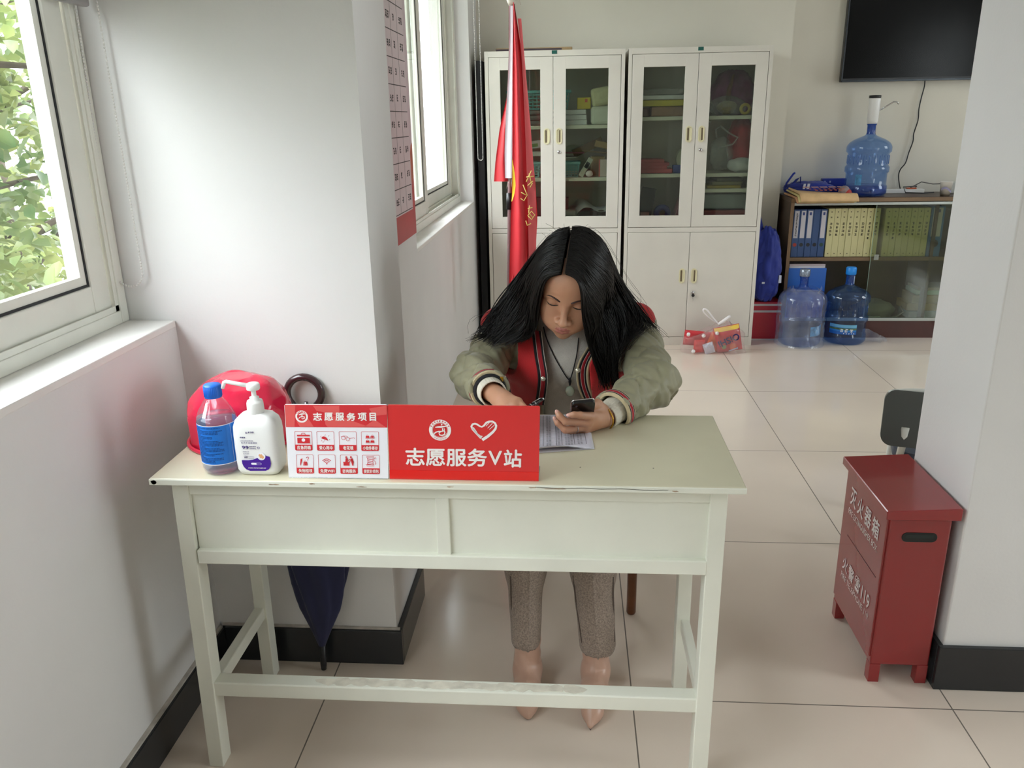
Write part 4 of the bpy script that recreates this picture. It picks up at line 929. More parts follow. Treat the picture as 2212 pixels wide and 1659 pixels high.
# binders
BLU = mat('binder_blue', '#34507f', .45, var=.06); BLU2 = mat('binder_bright_blue', '#3a73b4', .45, var=.04); YEL = mat('file_box_cream', '#cdc795', .6, var=.04); SPINE = mat('spine_paper', '#c8c6cc', .6)
def make_binder(w, h, d, m, kind, seed, label, grp):
    r = thing('binder' if kind != 'box' else 'file_box', label, 'binder' if kind != 'box' else 'file box', group=grp)
    MB().box(0, w, 0, d, 0, h, .0015).build('cover', m, r)
    M = facing_cam((0, -.0002, 0))
    if kind == 'box':
        t_ = MB(); rd = random.Random(seed)
        t_.prism(disc(w*.10, 10, w/2, h*.93), 0, .0006, M); t_.prism(disc(w*.09, 10, w/2, h*.07), 0, .0006, M)
        n = rd.choice((4, 4, 5)); 
        for k in range(n): scribble(t_, M, w*.30, h*(.66-.075*k), w*.42, w*.42, seed*9+k, .0006, t=.17)
        scribble(t_, M, w*.34, h*.80, w*.3, w*.3, seed+99, .0006); t_.build('spine_print', wh('#57503f'), r)
    else:
        q = MB(); q.prism(disc(w*.30, 18, w/2, h*.26), 0, .0008, M)
        q.build('finger_hole', [wh('#20242c'), wh('#a33a34'), wh('#2d4a42')][seed % 3], r)
        if kind != 'plain':
            q = MB(); q.prism([(w*.16, h*.40), (w*.84, h*.40), (w*.84, h*.97), (w*.16, h*.97)], 0, .0008, M); so = q.build('spine_label', SPINE, r)
            t_ = MB()
            if kind == 'text':
                for k in range(11): scribble(t_, M, w*.34, h*(.44+.044*k), w*.34, w*.34, seed+k, .0012)
            else: t_.prism([(w*.34, h*.88), (w*.66, h*.88), (w*.66, h*.94), (w*.34, h*.94)], .0008, .0012, M); 
            t_.build('spine_print', wh('#3b4a86') if kind != 'text' else INK, so)
    return r
ZS = .546; YB = BY+.035
kinds = ['text', 'mark', 'mark', 'plain', 'mark']; pos = ['first', 'second', 'third', 'fourth, unlabelled', 'fifth']
xs = [1.4535+.0432*k for k in range(5)]
for k in range(5):
    r = make_binder(.0415, .312, .24, BLU, kinds[k], [1, 0, 0, 0, 2][k], 'dark blue ring binder, %s from the left end of the bookcase' % pos[k], 'blue binders'); r.location = (xs[k], YB+.003*(k % 2), ZS)
words = ['first', 'second', 'third', 'fourth', 'fifth', 'sixth', 'seventh']
for k in range(7):
    r = make_binder(.0398, .316, .235, YEL, 'box', k+11, 'cream file box, %s of the seven left of the glass door' % words[k], 'cream file boxes in the open half'); r.location = (1.6755+.0412*k, YB+.002*(k % 3), ZS)
r = make_binder(.0398, .316, .235, YEL, 'box', 31, 'cream file box standing just behind the edge of the glass door', 'cream file boxes behind glass'); r.location = (1.966, YB, ZS)
for k in range(7):
    r = make_binder(.0392, .316, .235, YEL, 'box', k+41, 'cream file box, %s of the seven behind the glass door' % words[k], 'cream file boxes behind glass'); r.location = (2.040+.0404*k, YB+.002*(k % 2), ZS)
r = make_binder(.085, .325, .25, BLU2, 'mark', 0, 'wide bright blue binder behind the glass, beside the column', None); r.location = (2.326, YB, ZS)
# lower shelf
fbx = thing('document_case', 'bright blue document case on the lower shelf, behind the wrapped water jug', 'case', (1.45, YB, .111)); MB().box(0, .25, 0, .25, .0, .36, .004).build('case_body', mat('case_blue', '#2f6bc4', .4, var=.04), fbx); MB().box(-.001, .251, -.001, .01, .20, .205).build('seam', wh('#1f4a94'), fbx)
for k in range(2): 
    o = MB().box(0, .235, 0, .22, 0, .013, .001).build('paper_stack', [PAPW, wh('#c9b9bd')][k], None); o.location = (1.455, YB+.005, .4715+.0135*k); tag(o, ['white paper stack lying on the blue document case', 'pinkish paper stack on top of the white one'][k], 'paper')
gb = thing('grey_bag', 'grey folded bag behind the glass door, bottom left', 'bag', (2.06, 5.6, .111)); mb = MB(); crumple(mb, (0, 0, .06), (.14, .09, .07), 21, .18, 20, 0.); mb.build('cloth', wh('#7d827c', var=.15), gb)
mb = MB(); mb.tube([(.05, -.10, .02), (.12, -.10, .03), (.17, -.09, .06), (.15, -.08, .10)], .008, 6); mb.build('strap', wh('#50544f'), gb)
for k, (a, b, z, d, m_, l) in enumerate(((2.29, 2.62, .111, .055, wh('#9aa3aa'), 'bundle of grey papers at the bottom behind the glass'), (2.27, 2.60, .168, .05, wh('#a88d56'), 'brown box on the grey papers, the lower of two'), (2.30, 2.62, .22, .055, wh('#9c865a'), 'brown box on top of the lower brown box'), (2.32, 2.62, .277, .03, wh('#a9c4bd'), 'pale green folder on the brown boxes'), (2.33, 2.62, .308, .02, wh('#a39a92'), 'grey folder topmost behind the glass'))):
    o = MB().box(0, b-a, 0, .2, 0, d, .003).build(['paper_bundle', 'brown_box', 'brown_box', 'folder', 'folder'][k], m_, None); o.location = (a, YB+.05, z+.0005); o.rotation_euler = (0, 0, -.03); tag(o, l, ['paper', 'box', 'box', 'folder', 'folder'][k])
o = MB().box(0, .10, 0, .1, 0, .03, .002).build('paper_slip', wh('#b9c2ba'), None); o.location = (1.985, YB-.01, .111); tag(o, 'small white pad at the front of the lower shelf behind the glass', 'paper')

# on top of the bookcase
CLB = mat('royal_blue_cloth', '#1c2f8e', .7, var=.2, vscale=8, sheen=.2)
def cloth_bag(loc, size, seed, label, straps, marks, amp=.16):
    r = thing('cloth_bag', label, 'bag', loc); mb = MB(); crumple(mb, (0, 0, size[2]), size, seed, amp, 30, 0., freq=4.5); mb.build('cloth', CLB, r)
    for p in straps: MB().tube(p, .013, 8, flat=.25).build('strap', CLB, r)
    for M_, w, h in marks:
        mk = MB(); mk.prism([(0, 0), (w, 0), (w, h), (0, h)], -.004, .001, M_); mk.build('white_print', wh('#c8ccd8'), r)
    return r
tb_ = cloth_bag((1.58, 5.70, BZ), (.165, .09, .045), 33, 'royal blue cloth bag folded flat on the bookcase, its straps sticking up', [[(-.16, -.02, .03), (-.15, -.02, .08), (-.11, -.02, .14), (-.10, -.02, .145)], [(-.13, -.03, .05), (-.09, -.03, .10), (-.065, -.03, .12), (-.062, -.03, .07)]],
    [(frame((-.06, -.088, .045), (1, 0, 0), (.2, .2, 1)), .014, .035), (frame((-.035, -.088, .045), (1, 0, 0), (.2, .2, 1)), .016, .035)])
o = MB().box(-.10, .06, 0, .05, 0, .10, .006).build('cloth_pouch', CLB, None); o.location = (1.78, 5.74, BZ+.001); tag(o, 'blue printed pouch standing behind the blue water jug', 'pouch')
mk = MB()
for k in range(2):
    for q in range(3): mk.box(-.088+.034*k, -.078+.034*k, -.0008, 0, .03+.022*q, .042+.022*q)
mk.build('white_print', wh('#9aa6c8'), o)
nw = thing('newspaper_pile', 'folded yellow newsprint lying over the front edge of the bookcase', 'newspaper', (1.60, 5.55, BZ))
for k in range(3):
    mb = MB(); dx, dy = .01*k, -.012*k
    mb.grid(lambda u, v: (-.19+.36*u+dx+.03*(1-v), -.13+.22*v+dy, .006+.013*k+.05*(v > 2)+.010*math.sin(u*3+k)*v-(.030+.008*k)*max(0, (.16-v)/.16)**1.4+.022*max(0, .15-u)*5*v), 20, 16)
    o = mb.build('sheet', wh(['#c0916a', '#cfc186', '#d6b384'][k], var=.12, vscale=18), nw); o.modifiers.new('thick', 'SOLIDIFY').thickness = .010
pr_ = MB(); MN = frame((1.60-.10-1.60, -.155, .045), (1, 0, 0), (0, 1, .12))
for k in range(5): pr_.prism([(.0+.055*k, .13), (.045+.055*k, .13), (.045+.055*k, .16), (.0+.055*k, .16)], 0, .001, MN)
for k in range(8): scribble(pr_, MN, .02+.03*k, .075, .022, .022, k, .001, 1)
for k in range(6): scribble(pr_, MN, .05+.03*k, .035, .022, .022, k+20, .001, 1)
pr_.build('print', [wh('#b98f86'), wh('#c0622e')], nw)
rb_ = thing('knitted_ball', 'red and grey soft ball beside the water jug on the bookcase', 'ball', (1.758, 5.515, BZ)); mb = MB(); mb.sphere((0, 0, .036), .036, 20); mb.build('ball', mat('grey_red_knit', '#8f7f80', .9, var=.3, vscale=40), rb_); mb = MB(); mb.sphere((.016, -.012, .024), .03, 14); mb.build('patch', wh('#a8352f'), rb_)

JUG = clear('blue_jug_plastic', '#bcd3f2', .09, .05, hexd='#7fa3d8'); JUGN = clear('blue_jug_neck', '#4f80cc', .35, .05, hexd='#2a5fb5'); WATER = clear('blue_water', '#7f9fe0', .22, .03, hexd='#3a57ac')
JP = [(0, .004), (.10, .0), (.122, .004), (.133, .018), (.135, .035), (.134, .062), (.127, .072), (.127, .140), (.130, .146), (.1365, .152), (.1365, .182), (.130, .189), (.126, .196), (.126, .262), (.129, .270), (.1385, .278), (.1385, .306), (.134, .318), (.122, .335), (.095, .353), (.060, .368), (.036, .378), (.029, .386)]
NK = [(.029, .385), (.0265, .395), (.0265, .44), (.030, .445), (.030, .455)]
def jug(loc, label, water=0., rot=0.):
    r = thing('water_jug', label, 'water jug', loc, rot); b = MB(); b.lathe(JP, 48)
    for k in range(24):
        a = 2*PI*k/24; b.tube([(.1275*math.cos(a), .1275*math.sin(a), z) for z in (.202, .256)], .0016, 4)
    b.build('jug_body', JUG, r); MB().lathe(NK, 28).build('neck', JUGN, r)
    if water: MB().lathe([(0, .006), (.12, .008), (.131, .02), (.132, .06), (.126, min(.07, water)), (0, min(.07, water))], 40).build('water', WATER, r)
    return r
j = jug((1.925, 5.632, BZ), 'blue water jug with a white pump on top, standing on the bookcase', .066)
p_ = MB(); p_.lathe([(0, .450), (.031, .450), (.031, .464), (.034, .468), (.036, .60), (.035, .608), (0, .608)], 28); p_.build('pump_body', PLW, j); MB().lathe([(0, .606), (.0365, .606), (.0365, .622), (0, .624)], 28).build('pump_cap', BLKP, j)
MB().tube([(.03, -.01, .53), (.075, -.02, .558), (.110, -.025, .580), (.128, -.028, .580), (.140, -.03, .568)], .0045, 10).build('spout', CHROME, j)
lb = MB(); cyl(.1285, math.radians(222), math.radians(240), .072, .138, lb); lb.build('label', mat('lake_label', '#3f86b8', .4, var=.4, vscale=40), j)
ps = thing('power_strip', 'white power strip with an orange switch at the back of the bookcase', 'power strip', (2.175, 5.74, BZ)); MB().box(-.17, .17, -.025, .025, 0, .028, .004).build('strip_body', PLW, ps); MB().box(.06, .12, -.02, .02, .028, .036, .003).build('switch', mat('orange_switch', '#d8643a', .35), ps)
MB().tube([(.12, 0, .04), (.10, -.06, .05), (.02, -.05, .045), (.03, -.07, .01), (.14, -.08, .006), (.22, -.05, .008)], .004, 8).build('cord', BLKP, ps)
MB().tube([(.08, -.01, .036), (.14, -.03, .075), (.22, -.02, .06), (.30, .0, .06)], .0035, 8).build('cord', wh('#6d6a66'), ps)
cu = thing('paper_cup', 'white paper cup with a blue and red swirl on the bookcase, near the column', 'cup', (2.395, 5.52, BZ)); MB().lathe([(0, .003), (.027, .003), (.0275, 0), (.037, .088), (.0385, .089), (.0385, .091), (.0365, .091), (.027, .006), (0, .006)], 28).build('cup_body', mat('cup_paper', '#dcd9d2', .6, var=.02), cu)
sw = MB(); sw.grid(lambda u, v: ((.0305+.0095*((.034+.014*v+.012*math.sin(5*u))/.088)*.9)*math.cos(3.5+2.2*u), (.0305+.0095*((.034+.014*v+.012*math.sin(5*u))/.088)*.9)*math.sin(3.5+2.2*u), .034+.014*v+.012*math.sin(5*u)), 16, 3); sw.build('swirl', mat('cup_swirl', '#8f8aa8', .5, var=.3, vscale=40), cu)
wbx = thing('adapter', 'small grey adapter box with a black cord behind the paper cup', 'adapter', (2.50, 5.70, BZ)); MB().box(-.05, .06, -.04, .04, 0, .075, .008).build('adapter_body', wh('#b7b9b4'), wbx); MB().tube([(.04, -.05, .01), (.05, -.06, .06), (.07, -.05, .12), (.09, -.04, .16)], .004, 8).build('cord', BLKP, wbx)

# television on the wall
tv = thing('television', 'black wall-mounted television above the bookcase', 'television', (1.746, 5.78, 1.645)); MB().box(0, 1.24, 0, .045, 0, .72, .006).build('housing', mat('tv_bezel', '#1d1f22', .3), tv)
MB().box(.012, 1.228, -.0015, .001, .022, .706).build('screen', mat('tv_screen', '#030404', .2, spec=.2, var=.0), tv); MB().box(.0, 1.24, -.003, .0, .0, .012, .001).build('trim', mat('tv_trim', '#3a3f44', .25, metal=.5), tv); MB().box(.0, .006, -.003, .0, .0, .72, .001).build('trim', mat('tv_trim', '#3a3f44', .25, metal=.5), tv)
cb = MB(); pts = [at_y(x, y, 5.825) for x, y in ((1998, 170), (1997, 186), (1990, 212), (1985, 236), (1983, 260), (1974, 288), (1972, 306), (1963, 330), (1956, 352), (1945, 366), (1941, 380), (1943, 400), (1946, 412))]
def smooth_path(P, k=4):
    out = []
    for i in range(len(P)-1):
        a, b, c, d = P[max(0, i-1)], P[i], P[i+1], P[min(len(P)-1, i+2)]
        for q in range(k):
            t_ = q/k; out.append(.5*((2*b)+(c-a)*t_+(2*a-5*b+4*c-d)*t_*t_+(3*b-a-3*c+d)*t_**3))
    return out+[P[-1]]
cb.tube(smooth_path(pts), .004, 8); o = cb.build('cable', BLKP, None, loc=tuple(pts[-1])); tag(o, 'black cable hanging down the wall from the television', 'cable')

# ================================================================= ON THE FLOOR BY THE CABINETS
j1 = jug((1.51, 5.338, 0), 'blue water jug wrapped in clear plastic, left one of the two on the floor')
MB().lathe([(0, .45), (.031, .45), (.033, .455), (.033, .492), (.028, .497), (0, .498)], 24).build('cap', mat('silver_cap_wrap', '#8d98a8', .25, metal=.4, var=.4, vscale=120), j1)
cyl_l = MB(); cyl(.1285, math.radians(285), math.radians(345), .075, .139, cyl_l); cyl_l.build('label', mat('lake_label', '#3f86b8', .4), j1)
from mathutils import noise as mnoise
WRAP = clear('wrinkled_wrap', '#f4f6fa', .10, .12, hexd='#e6eaf4')
wr = MB()
def wrapf(u, v):
    a = 2*PI*u; z = .002+.375*v; n_ = mnoise.noise(Vector((math.cos(a)*2.2, math.sin(a)*2.2, z*9)))+.5*mnoise.noise(Vector((math.cos(a)*6, math.sin(a)*6, z*16+4)))
    r = np.interp(z, [0, .02, .28, .32, .345, .377], [.158, .150, .150, .143, .128, .088])+.011*n_
    r += .020*max(0, math.cos(a-math.radians(318)))**24*(.5+.5*math.sin(z*25))
    return (r*math.cos(a), r*math.sin(a), z)
wr.grid(wrapf, 96, 44)
for a0 in (3.9, 5.6):
    wr.grid(lambda u, v: ((.10+.02*v)*math.cos(a0+.35*(u-.5))+.0, (.10+.02*v)*math.sin(a0+.35*(u-.5)), .35+.05*(1-(2*u-1)**2)*v+.008*math.sin(u*17)), 10, 6)
wr.build('plastic_wrap', WRAP, j1)
j2 = jug((1.822, 5.40, 0), 'blue water jug with a bright blue cap, right one of the two on the floor', 0)
MB().lathe([(0, .45), (.0315, .45), (.033, .456), (.0325, .492), (.028, .498), (0, .499)], 24).build('cap', mat('bright_blue_cap', '#1d86dd', .35, var=.03), j2); MB().grid(lambda u, v: (.0275*math.cos(5.3+.35*u), .0275*math.sin(5.3+.35*u), .39+.09*v), 4, 6).build('seal_tape', wh('#a9bcd6'), j2)
lb = MB(); cyl(.1285, math.radians(205), math.radians(285), .074, .139, lb, 0); cyl(.1288, math.radians(205), math.radians(285), .074, .094, lb, 1); cyl(.1288, math.radians(205), math.radians(285), .120, .139, lb, 2); cyl(.1290, math.radians(205), math.radians(285), .104, .117, lb, 3)
lbo = lb.build('label', [mat('label_blue', '#2a7ec9', .4), mat('label_deep_blue', '#1c5fb0', .4), mat('label_sky', '#6fb4d8', .4), mat('label_hills', '#4f6a4a', .4, var=.6, vscale=60)], j2)
le = MB()
for k in range(3): 
    a = math.radians(238+13*k); scribble(le, frame((.1291*math.cos(a), .1291*math.sin(a), .088), (-math.sin(a), math.cos(a), 0), (0, 0, 1)), 0, 0, .024, .024, k+3, .0005, t=.17)
for k in range(5):
    a = math.radians(248+7*k); scribble(le, frame((.1291*math.cos(a), .1291*math.sin(a), .077), (-math.sin(a), math.cos(a), 0), (0, 0, 1)), 0, 0, .009, .009, k+30, .0005, t=.17)
le.build('label_lettering', wh('#dfe6ea'), lbo)
scp = thing('plastic_scrap', 'crumpled clear plastic lying on the floor against the bookcase plinth', 'plastic', (2.0, 5.40, 0)); mb = MB()
mb.grid(lambda u, v: (-.07+.17*u, -.01-.03*v+.02*math.sin(u*8), .004+(.085-.075*u**1.5)*(1-(2*v-1)**2)+.010*mnoise.noise(Vector((u*7, v*7, 1)))), 26, 16); mb.build('film', WRAP, scp)
rx_ = thing('red_storage_box', 'red box with two white bands on the floor between cabinet and bookcase', 'box', (1.30, 5.42, 0)); MB().box(-.09, .10, 0, .25, 0, .26, .004).build('box_body', mat('box_red', '#a8152a', .4, var=.04), rx_)
for z in (.19, .235): MB().box(-.091, .101, -.001, .251, z, z+.014).build('white_band', wh('#b9b3b0'), rx_)
MB().box(-.091, .101, -.001, .251, .0, .008).build('white_band', wh('#b9b3b0'), rx_)
bb = thing('cloth_bag', 'tall royal blue cloth bag stuffed on the red box between cabinet and bookcase', 'bag', (1.30, 5.52, .262)); mb = MB(); crumple(mb, (0, 0, .22), (.095, .13, .26), 41, .17, 34, 0., freq=4.5); mb.build('cloth', CLB, bb)
mb = MB(); crumple(mb, (-.015, -.07, .14), (.075, .06, .15), 47, .2, 26, 0., freq=4.5); mb.build('front_fold', CLB, bb)
MB().tube([(-.06, -.05, .40), (-.075, -.04, .52), (-.085, -.02, .60), (-.07, 0, .55), (-.03, 0, .42)], .014, 8, flat=.25).build('strap', CLB, bb)
mk = MB(); mk.prism([(0, 0), (.022, 0), (.02, .05), (.002, .052)], 0, .004, frame((.062, -.112, .13), (1, .5, 0), (0, 0, 1))); mk.build('white_print', wh('#c8ccd8'), bb); mk = MB(); mk.prism([(0, 0), (.018, 0), (.018, .012), (0, .012)], 0, .003, frame((-.05, -.138, .13), (1, 0, 0), (0, 0, 1))); mk.build('white_tag', wh('#c8ccd8'), bb)

# see-through carrier bag of snacks: packs inside are things of their own
SX, SY = .912, 5.13
sb = thing('carrier_bag', 'clear carrier bag full of red snack packs on the floor before the right cabinet', 'bag', (SX, SY, 0))
FILM = clear('thin_carrier_film', '#fbf6f6', .11, .10, hexd='#efe6e6')
mb = MB()
def sbf(u, v):
    a = 2*PI*u; h = np.interp(math.cos(a), [-1, -.5, 0, .35, .7, 1], [.12, .15, .19, .20, .215, .17]); z = .003+h*v; n_ = mnoise.noise(Vector((math.cos(a)*3, math.sin(a)*3, z*12)))
    r = (1-.10*v) if v < .75 else (.925-(v-.75)*2.6); ex = .205*r*(1+.06*n_); ey = .075*r*(1+.10*n_)
    return (math.copysign(abs(math.cos(a))**.75, math.cos(a))*ex+.02*(v > .9), math.copysign(abs(math.sin(a))**.75, math.sin(a))*ey, z)
mb.grid(sbf, 64, 22); mb.build('film', FILM, sb)
h = MB(); h.tube(smooth_path([Vector(p) for p in ((.028, -.03, .185), (-.01, -.03, .225), (-.05, -.02, .275), (-.075, -.02, .283), (-.072, -.02, .262), (-.03, -.025, .222), (.02, -.03, .19))]), .006, 8, flat=.5)
h.tube([(.02, -.03, .185), (.05, -.03, .205), (.085, -.03, .235), (.095, -.03, .238)], [.010, .013, .011, .010], 8); h.build('handle', mat('white_bag_handle', '#e2dcdc', .4), sb)
def pack(label, loc, size, rot, m, seed, strip=None, letter=False):
    r = thing('snack_pack', label, 'snack pack', loc, rot=rot); mb = MB()
    w, d, h_ = size
    def fn(u, v, s):
        x, z = (u-.5)*w, v*h_; e = (1-(2*u-1)**4)*(1-(2*v-1)**4); return (x, s*d/2*e**.6+.004*mnoise.noise(Vector((u*5, v*5, seed))), z)
    mb.grid(lambda u, v: fn(u, v, -1), 16, 16); mb.grid(lambda u, v: fn(1-u, v, 1), 16, 16); mb.build('wrapper', m, r)
    if strip: q = MB(); q.grid(lambda u, v: tuple(Vector(fn(.03+.94*u, .86+.13*v, -1))+Vector((0, -.0015, 0))), 14, 3); q.build('yellow_band', strip, r)
    if letter:
        q = MB(); MM = frame((0, -d/2-.002, 0), (1, 0, 0), (0, 0, 1))
        write(q, 'OiSHi', MM @ Matrix.Translation((0, h_*.52, 0)) @ Matrix.Rotation(PI+.25, 4, 'Z'), -w*.42, w*.42, -.020, .026, .03, .0012); q.build('wrapper_lettering', wh('#2a2560'), r)
        q = MB(); q.prism(disc(.022, 14, .02, h_*.24), 0, .0012, MM); q.prism(disc(.014, 14, -.035, h_*.28), 0, .0012, MM, 1); q.prism([(-.01, h_*.08), (.05, h_*.13), (.05, h_*.18), (-.01, h_*.12)], .0012, .002, MM, 2); q.build('wrapper_picture', [wh('#c85a2c'), wh('#7c8a5a'), wh('#a8b8d0')], r)
    return r
SRED = mat('snack_red', '#c2343c', .3, var=.12, vscale=20); SRED2 = mat('snack_bright_red', '#d63b3b', .3, var=.08, vscale=20)
pack('large red snack pack with dark blue lettering, right side of the clear bag', (SX+.105, SY-.02, .006), (.165, .07, .175), (.05, -.20, .0), SRED, 3, mat('snack_yellow', '#e3c04e', .35), True)
pack('red snack pack lying at the upper left inside the clear bag', (SX-.09, SY+.02, .03), (.20, .05, .10), (0, .10, 0), SRED, 5)
pack('small bright red pack standing at the left front inside the clear bag', (SX-.095, SY-.045, .004), (.075, .03, .085), (0, .05, .2), SRED2, 7)
o = pack('white packet with small grey print in the middle of the clear bag', (SX-.022, SY-.062, .004), (.065, .012, .075), (.1, -.35, 0), wh('#c9c9d6'), 9)
pack('orange and red pack in the centre of the clear bag, behind the white packet', (SX-.01, SY-.01, .01), (.09, .05, .12), (0, .35, 0), mat('snack_orange', '#c65a30', .35, var=.3, vscale=25), 11)
for k, (x, y, z) in enumerate(((-.165, -.04, .118), (-.135, -.066, .014), (-.075, -.055, .115), (.005, -.060, .135))):
    o = MB().lathe([(0, 0), (.011, 0), (.0115, .002), (.0115, .013), (.010, .015), (0, .015)], 14).build('bottle_cap', wh('#e6e2e0', rough=.35), None); o.location = (SX+x, SY+y, z); o.rotation_euler = (.6, .4*k, 0)
    tag(o, ['white screw cap at the far left of the clear bag', 'white screw cap lowest at the front of the clear bag', 'white screw cap on top of the packs, left of the knot', 'white screw cap right below the knot of the bag'][k], 'bottle cap', 'white caps in the carrier bag')

# ================================================================= FLAG
fg = thing('flag', 'furled red flag with gold characters on a thin pole, before the left cabinet', 'flag', (-.345, 4.35, 0))
FRED = mat('flag_red', '#d0202c', .6, var=.06, vscale=6, sheen=.2); FPALE = mat('flag_faded_red', '#b84a4c', .65, var=.06, vscale=6); FWH = mat('flag_white_sleeve', '#d6ccd4', .6, var=.05, vscale=18); GOLD = mat('flag_gold', '#d8bd6a', .5)
FY = 4.35
def fp(x, y, dy=0.): v = at_y(x, y, FY+dy); return Vector((v.x+.345, v.y-FY, v.z))
b0 = fp(1094, 640); b0 = Vector((b0.x, 0, .02))
MB().tube([b0, fp(1101, 450), fp(1104, 200), fp(1107, -12)], .0115, 14).build('pole', mat('pole_steel_red', '#a8868a', .25, metal=.5), fg)
MB().tube([fp(1100, 452), fp(1101, 417)], .0165, 14).build('grip', BLKP, fg)
MB().lathe([(0, 0), (.11, 0), (.12, .006), (.12, .02), (.03, .035), (.02, .06), (0, .06)], 28, Matrix.Translation((b0.x, 0, 0))).build('base', BLKP, fg)
def drape(cols, ys, wav, ph, dy0=0.):
    """cloth hanging between two pixel outlines, pleated in depth"""
    def fn(u, v):
        y = ys[0]+(ys[-1]-ys[0])*v; xl = np.interp(y, ys, [c[0] for c in cols]); xr = np.interp(y, ys, [c[1] for c in cols])
        return fp(xl+(xr-xl)*u, y, dy0+wav*(.25+.75*v)*math.sin(2*PI*ph*u+1.2*v))
    return fn
ys = [5, 60, 150, 250, 330, 400, 470, 545, 620]
m = MB(); m.grid(drape([(1108, 1111), (1108, 1119), (1107, 1133), (1107, 1142), (1107, 1150), (1106, 1157), (1104, 1161), (1102, 1157), (1098, 1112)], ys, .028, 1.5, -.02), 40, 60); m.grid(drape([(1108, 1110), (1108, 1113), (1107, 1120), (1107, 1124), (1107, 1128), (1106, 1131), (1104, 1135), (1102, 1139), (1100, 1139)], ys, .022, 1.0, -.055), 24, 60)
cl = m.build('cloth', FRED, fg)
ys2 = [12, 80, 170, 260, 330, 385]
m = MB(); m.grid(drape([(1100, 1108), (1100, 1108), (1097, 1108), (1092, 1108), (1090, 1108), (1091, 1107)], ys2, .010, .7, -.035), 16, 40); m.build('sleeve', FWH, cl)
m = MB(); m.grid(drape([(1099, 1101), (1099, 1101), (1097, 1100), (1079, 1094), (1070, 1093), (1067, 1098)], [12, 120, 200, 280, 350, 392], .016, .8, .0), 16, 30); m.build('back_fold', FRED, cl)
m = MB(); m.grid(drape([(1126, 1118), (1131, 1125), (1138, 1130), (1146, 1134), (1152, 1137), (1157, 1139), (1159, 1141), (1158, 1142), (1145, 1140)], [40, 100, 180, 270, 350, 410, 480, 545, 575], .004, .5, -.075), 10, 40); m.build('side_fold', FPALE, cl)
m = MB(); m.grid(drape([(1106, 1107), (1107, 1112), (1107, 1114), (1106, 1111), (1105, 1106)], [345, 375, 400, 420, 435], .003, .5, -.098), 6, 16); m.build('yellow_star', mat('flag_yellow', '#e8c828', .55), cl)
m = MB(); MF = facing_cam((0, -.088, 0))
for pts in ([(1139, 390), (1150, 366)], [(1139, 380), (1155, 378)], [(1145, 372), (1150, 395)], [(1142, 398), (1153, 388)], [(1147, 402), (1152, 392)], [(1132, 396), (1141, 418), (1134, 430), (1127, 425)], [(1138, 418), (1128, 412)], [(1146, 440), (1144, 455), (1153, 466)], [(1142, 447), (1152, 444)], [(1142, 462), (1150, 452), (1157, 460), (1150, 470), (1143, 462)], [(1138, 472), (1141, 482), (1149, 478)]):
    m.tube([tuple(Vector(fp(*p, -.0))+Vector((0, -.094, 0))) for p in pts], .0028, 5)
m.build('gold_lettering', GOLD, cl)
m = MB(); m.tube([fp(1101, 388), fp(1097, 397), fp(1095, 408), fp(1097, 402)], .004, 6, flat=.3); m.tube([fp(1106, 386), fp(1106, 400), fp(1103, 414), fp(1100, 418)], [.014, .012, .010, .005], 8, flat=.5); m.tube([fp(1113, 0), fp(1120, -4), fp(1125, 10)], .005, 6, flat=.4)
m.tube([fp(1099, -5, -.03), fp(1103, 4, -.03), fp(1113, 2, -.03)], [.014, .020, .012], 8); m.build('ribbon', mat('white_ribbon', '#d8d0c4', .6), fg)

# ================================================================= FIRE EXTINGUISHER BOX AND GREY CHAIRS
FB = mat('fire_box_red', '#8c2628', .24, var=.03, vscale=3, coat=.35); FBD = mat('fire_box_slot', '#0c100f', .5); 
fx = thing('fire_extinguisher_box', 'red metal fire extinguisher box standing against the white column', 'box', (.862, 1.99, 0))
x0, x1, y0, y1 = -.064, .086, -.112, .205                            # depth along X, width along Y
H0, H1 = .545, .575
b = MB(); t = .003
b.box(x0, x1, y0, y1, .055, .497, .004)
for (yy, sl) in ((y0, 0),):
    pass
b.build('box_body', FB, fx)
ld = MB(); vs = [(x0-.018, y0-.020, .492), (x1+.012, y0-.020, .492), (x1+.012, y1+.008, .492), (x0-.018, y1+.008, .492), (x0-.018, y0-.020, .516), (x1+.012, y0-.020, .526), (x1+.012, y1+.008, .526), (x0-.018, y1+.008, .516)]
ld.add(vs, [(3, 2, 1, 0), (4, 5, 6, 7), (0, 1, 5, 4), (1, 2, 6, 5), (2, 3, 7, 6), (3, 0, 4, 7)]); o = ld.build('lid', FB, fx); o.modifiers.new('edge', 'BEVEL').width = .002
for a, b_ in ((x0, y0), (x1-.028, y0), (x0, y1-.028), (x1-.028, y1-.028)): MB().box(a, a+.028, b_, b_+.028, 0, .056, .001).build('foot', FB, fx)
dr = MB(); dr.box(x0-.004, x0+.001, y0+.006, y1-.004, .075, .490, .002); dro = dr.build('door', FB, fx)
MB().box(x0-.0048, x0-.0035, y0+.03, y1-.06, .300, .3015).build('scratch', wh('#4a1a1c'), dro)
sl = MB(); sl.prism(rounded(.086, .026, .0128, 8), 0, .0012, facing_cam((.012, y0, .436))); sl.prism(rounded(.070, .010, .005, 6, 0, .003), .0012, .0016, facing_cam((.012, y0, .436)), 1); sl.build('handle_slot', [FBD, wh('#1c2422')], fx)
MX = frame((x0-.0042, y1, 0), (0, -1, 0), (0, 0, 1)); tx = MB()           # faces -X, reads towards the camera
for i, ch in enumerate('灭火器箱'): write(tx, ch, MX, .050+.058*i, .050+.058*i+.047, .396, .450, .018, .0008)
write(tx, 'FIRE EXTINGUISHER BOX', MX, .048, .272, .366, .384, .0, .0008)
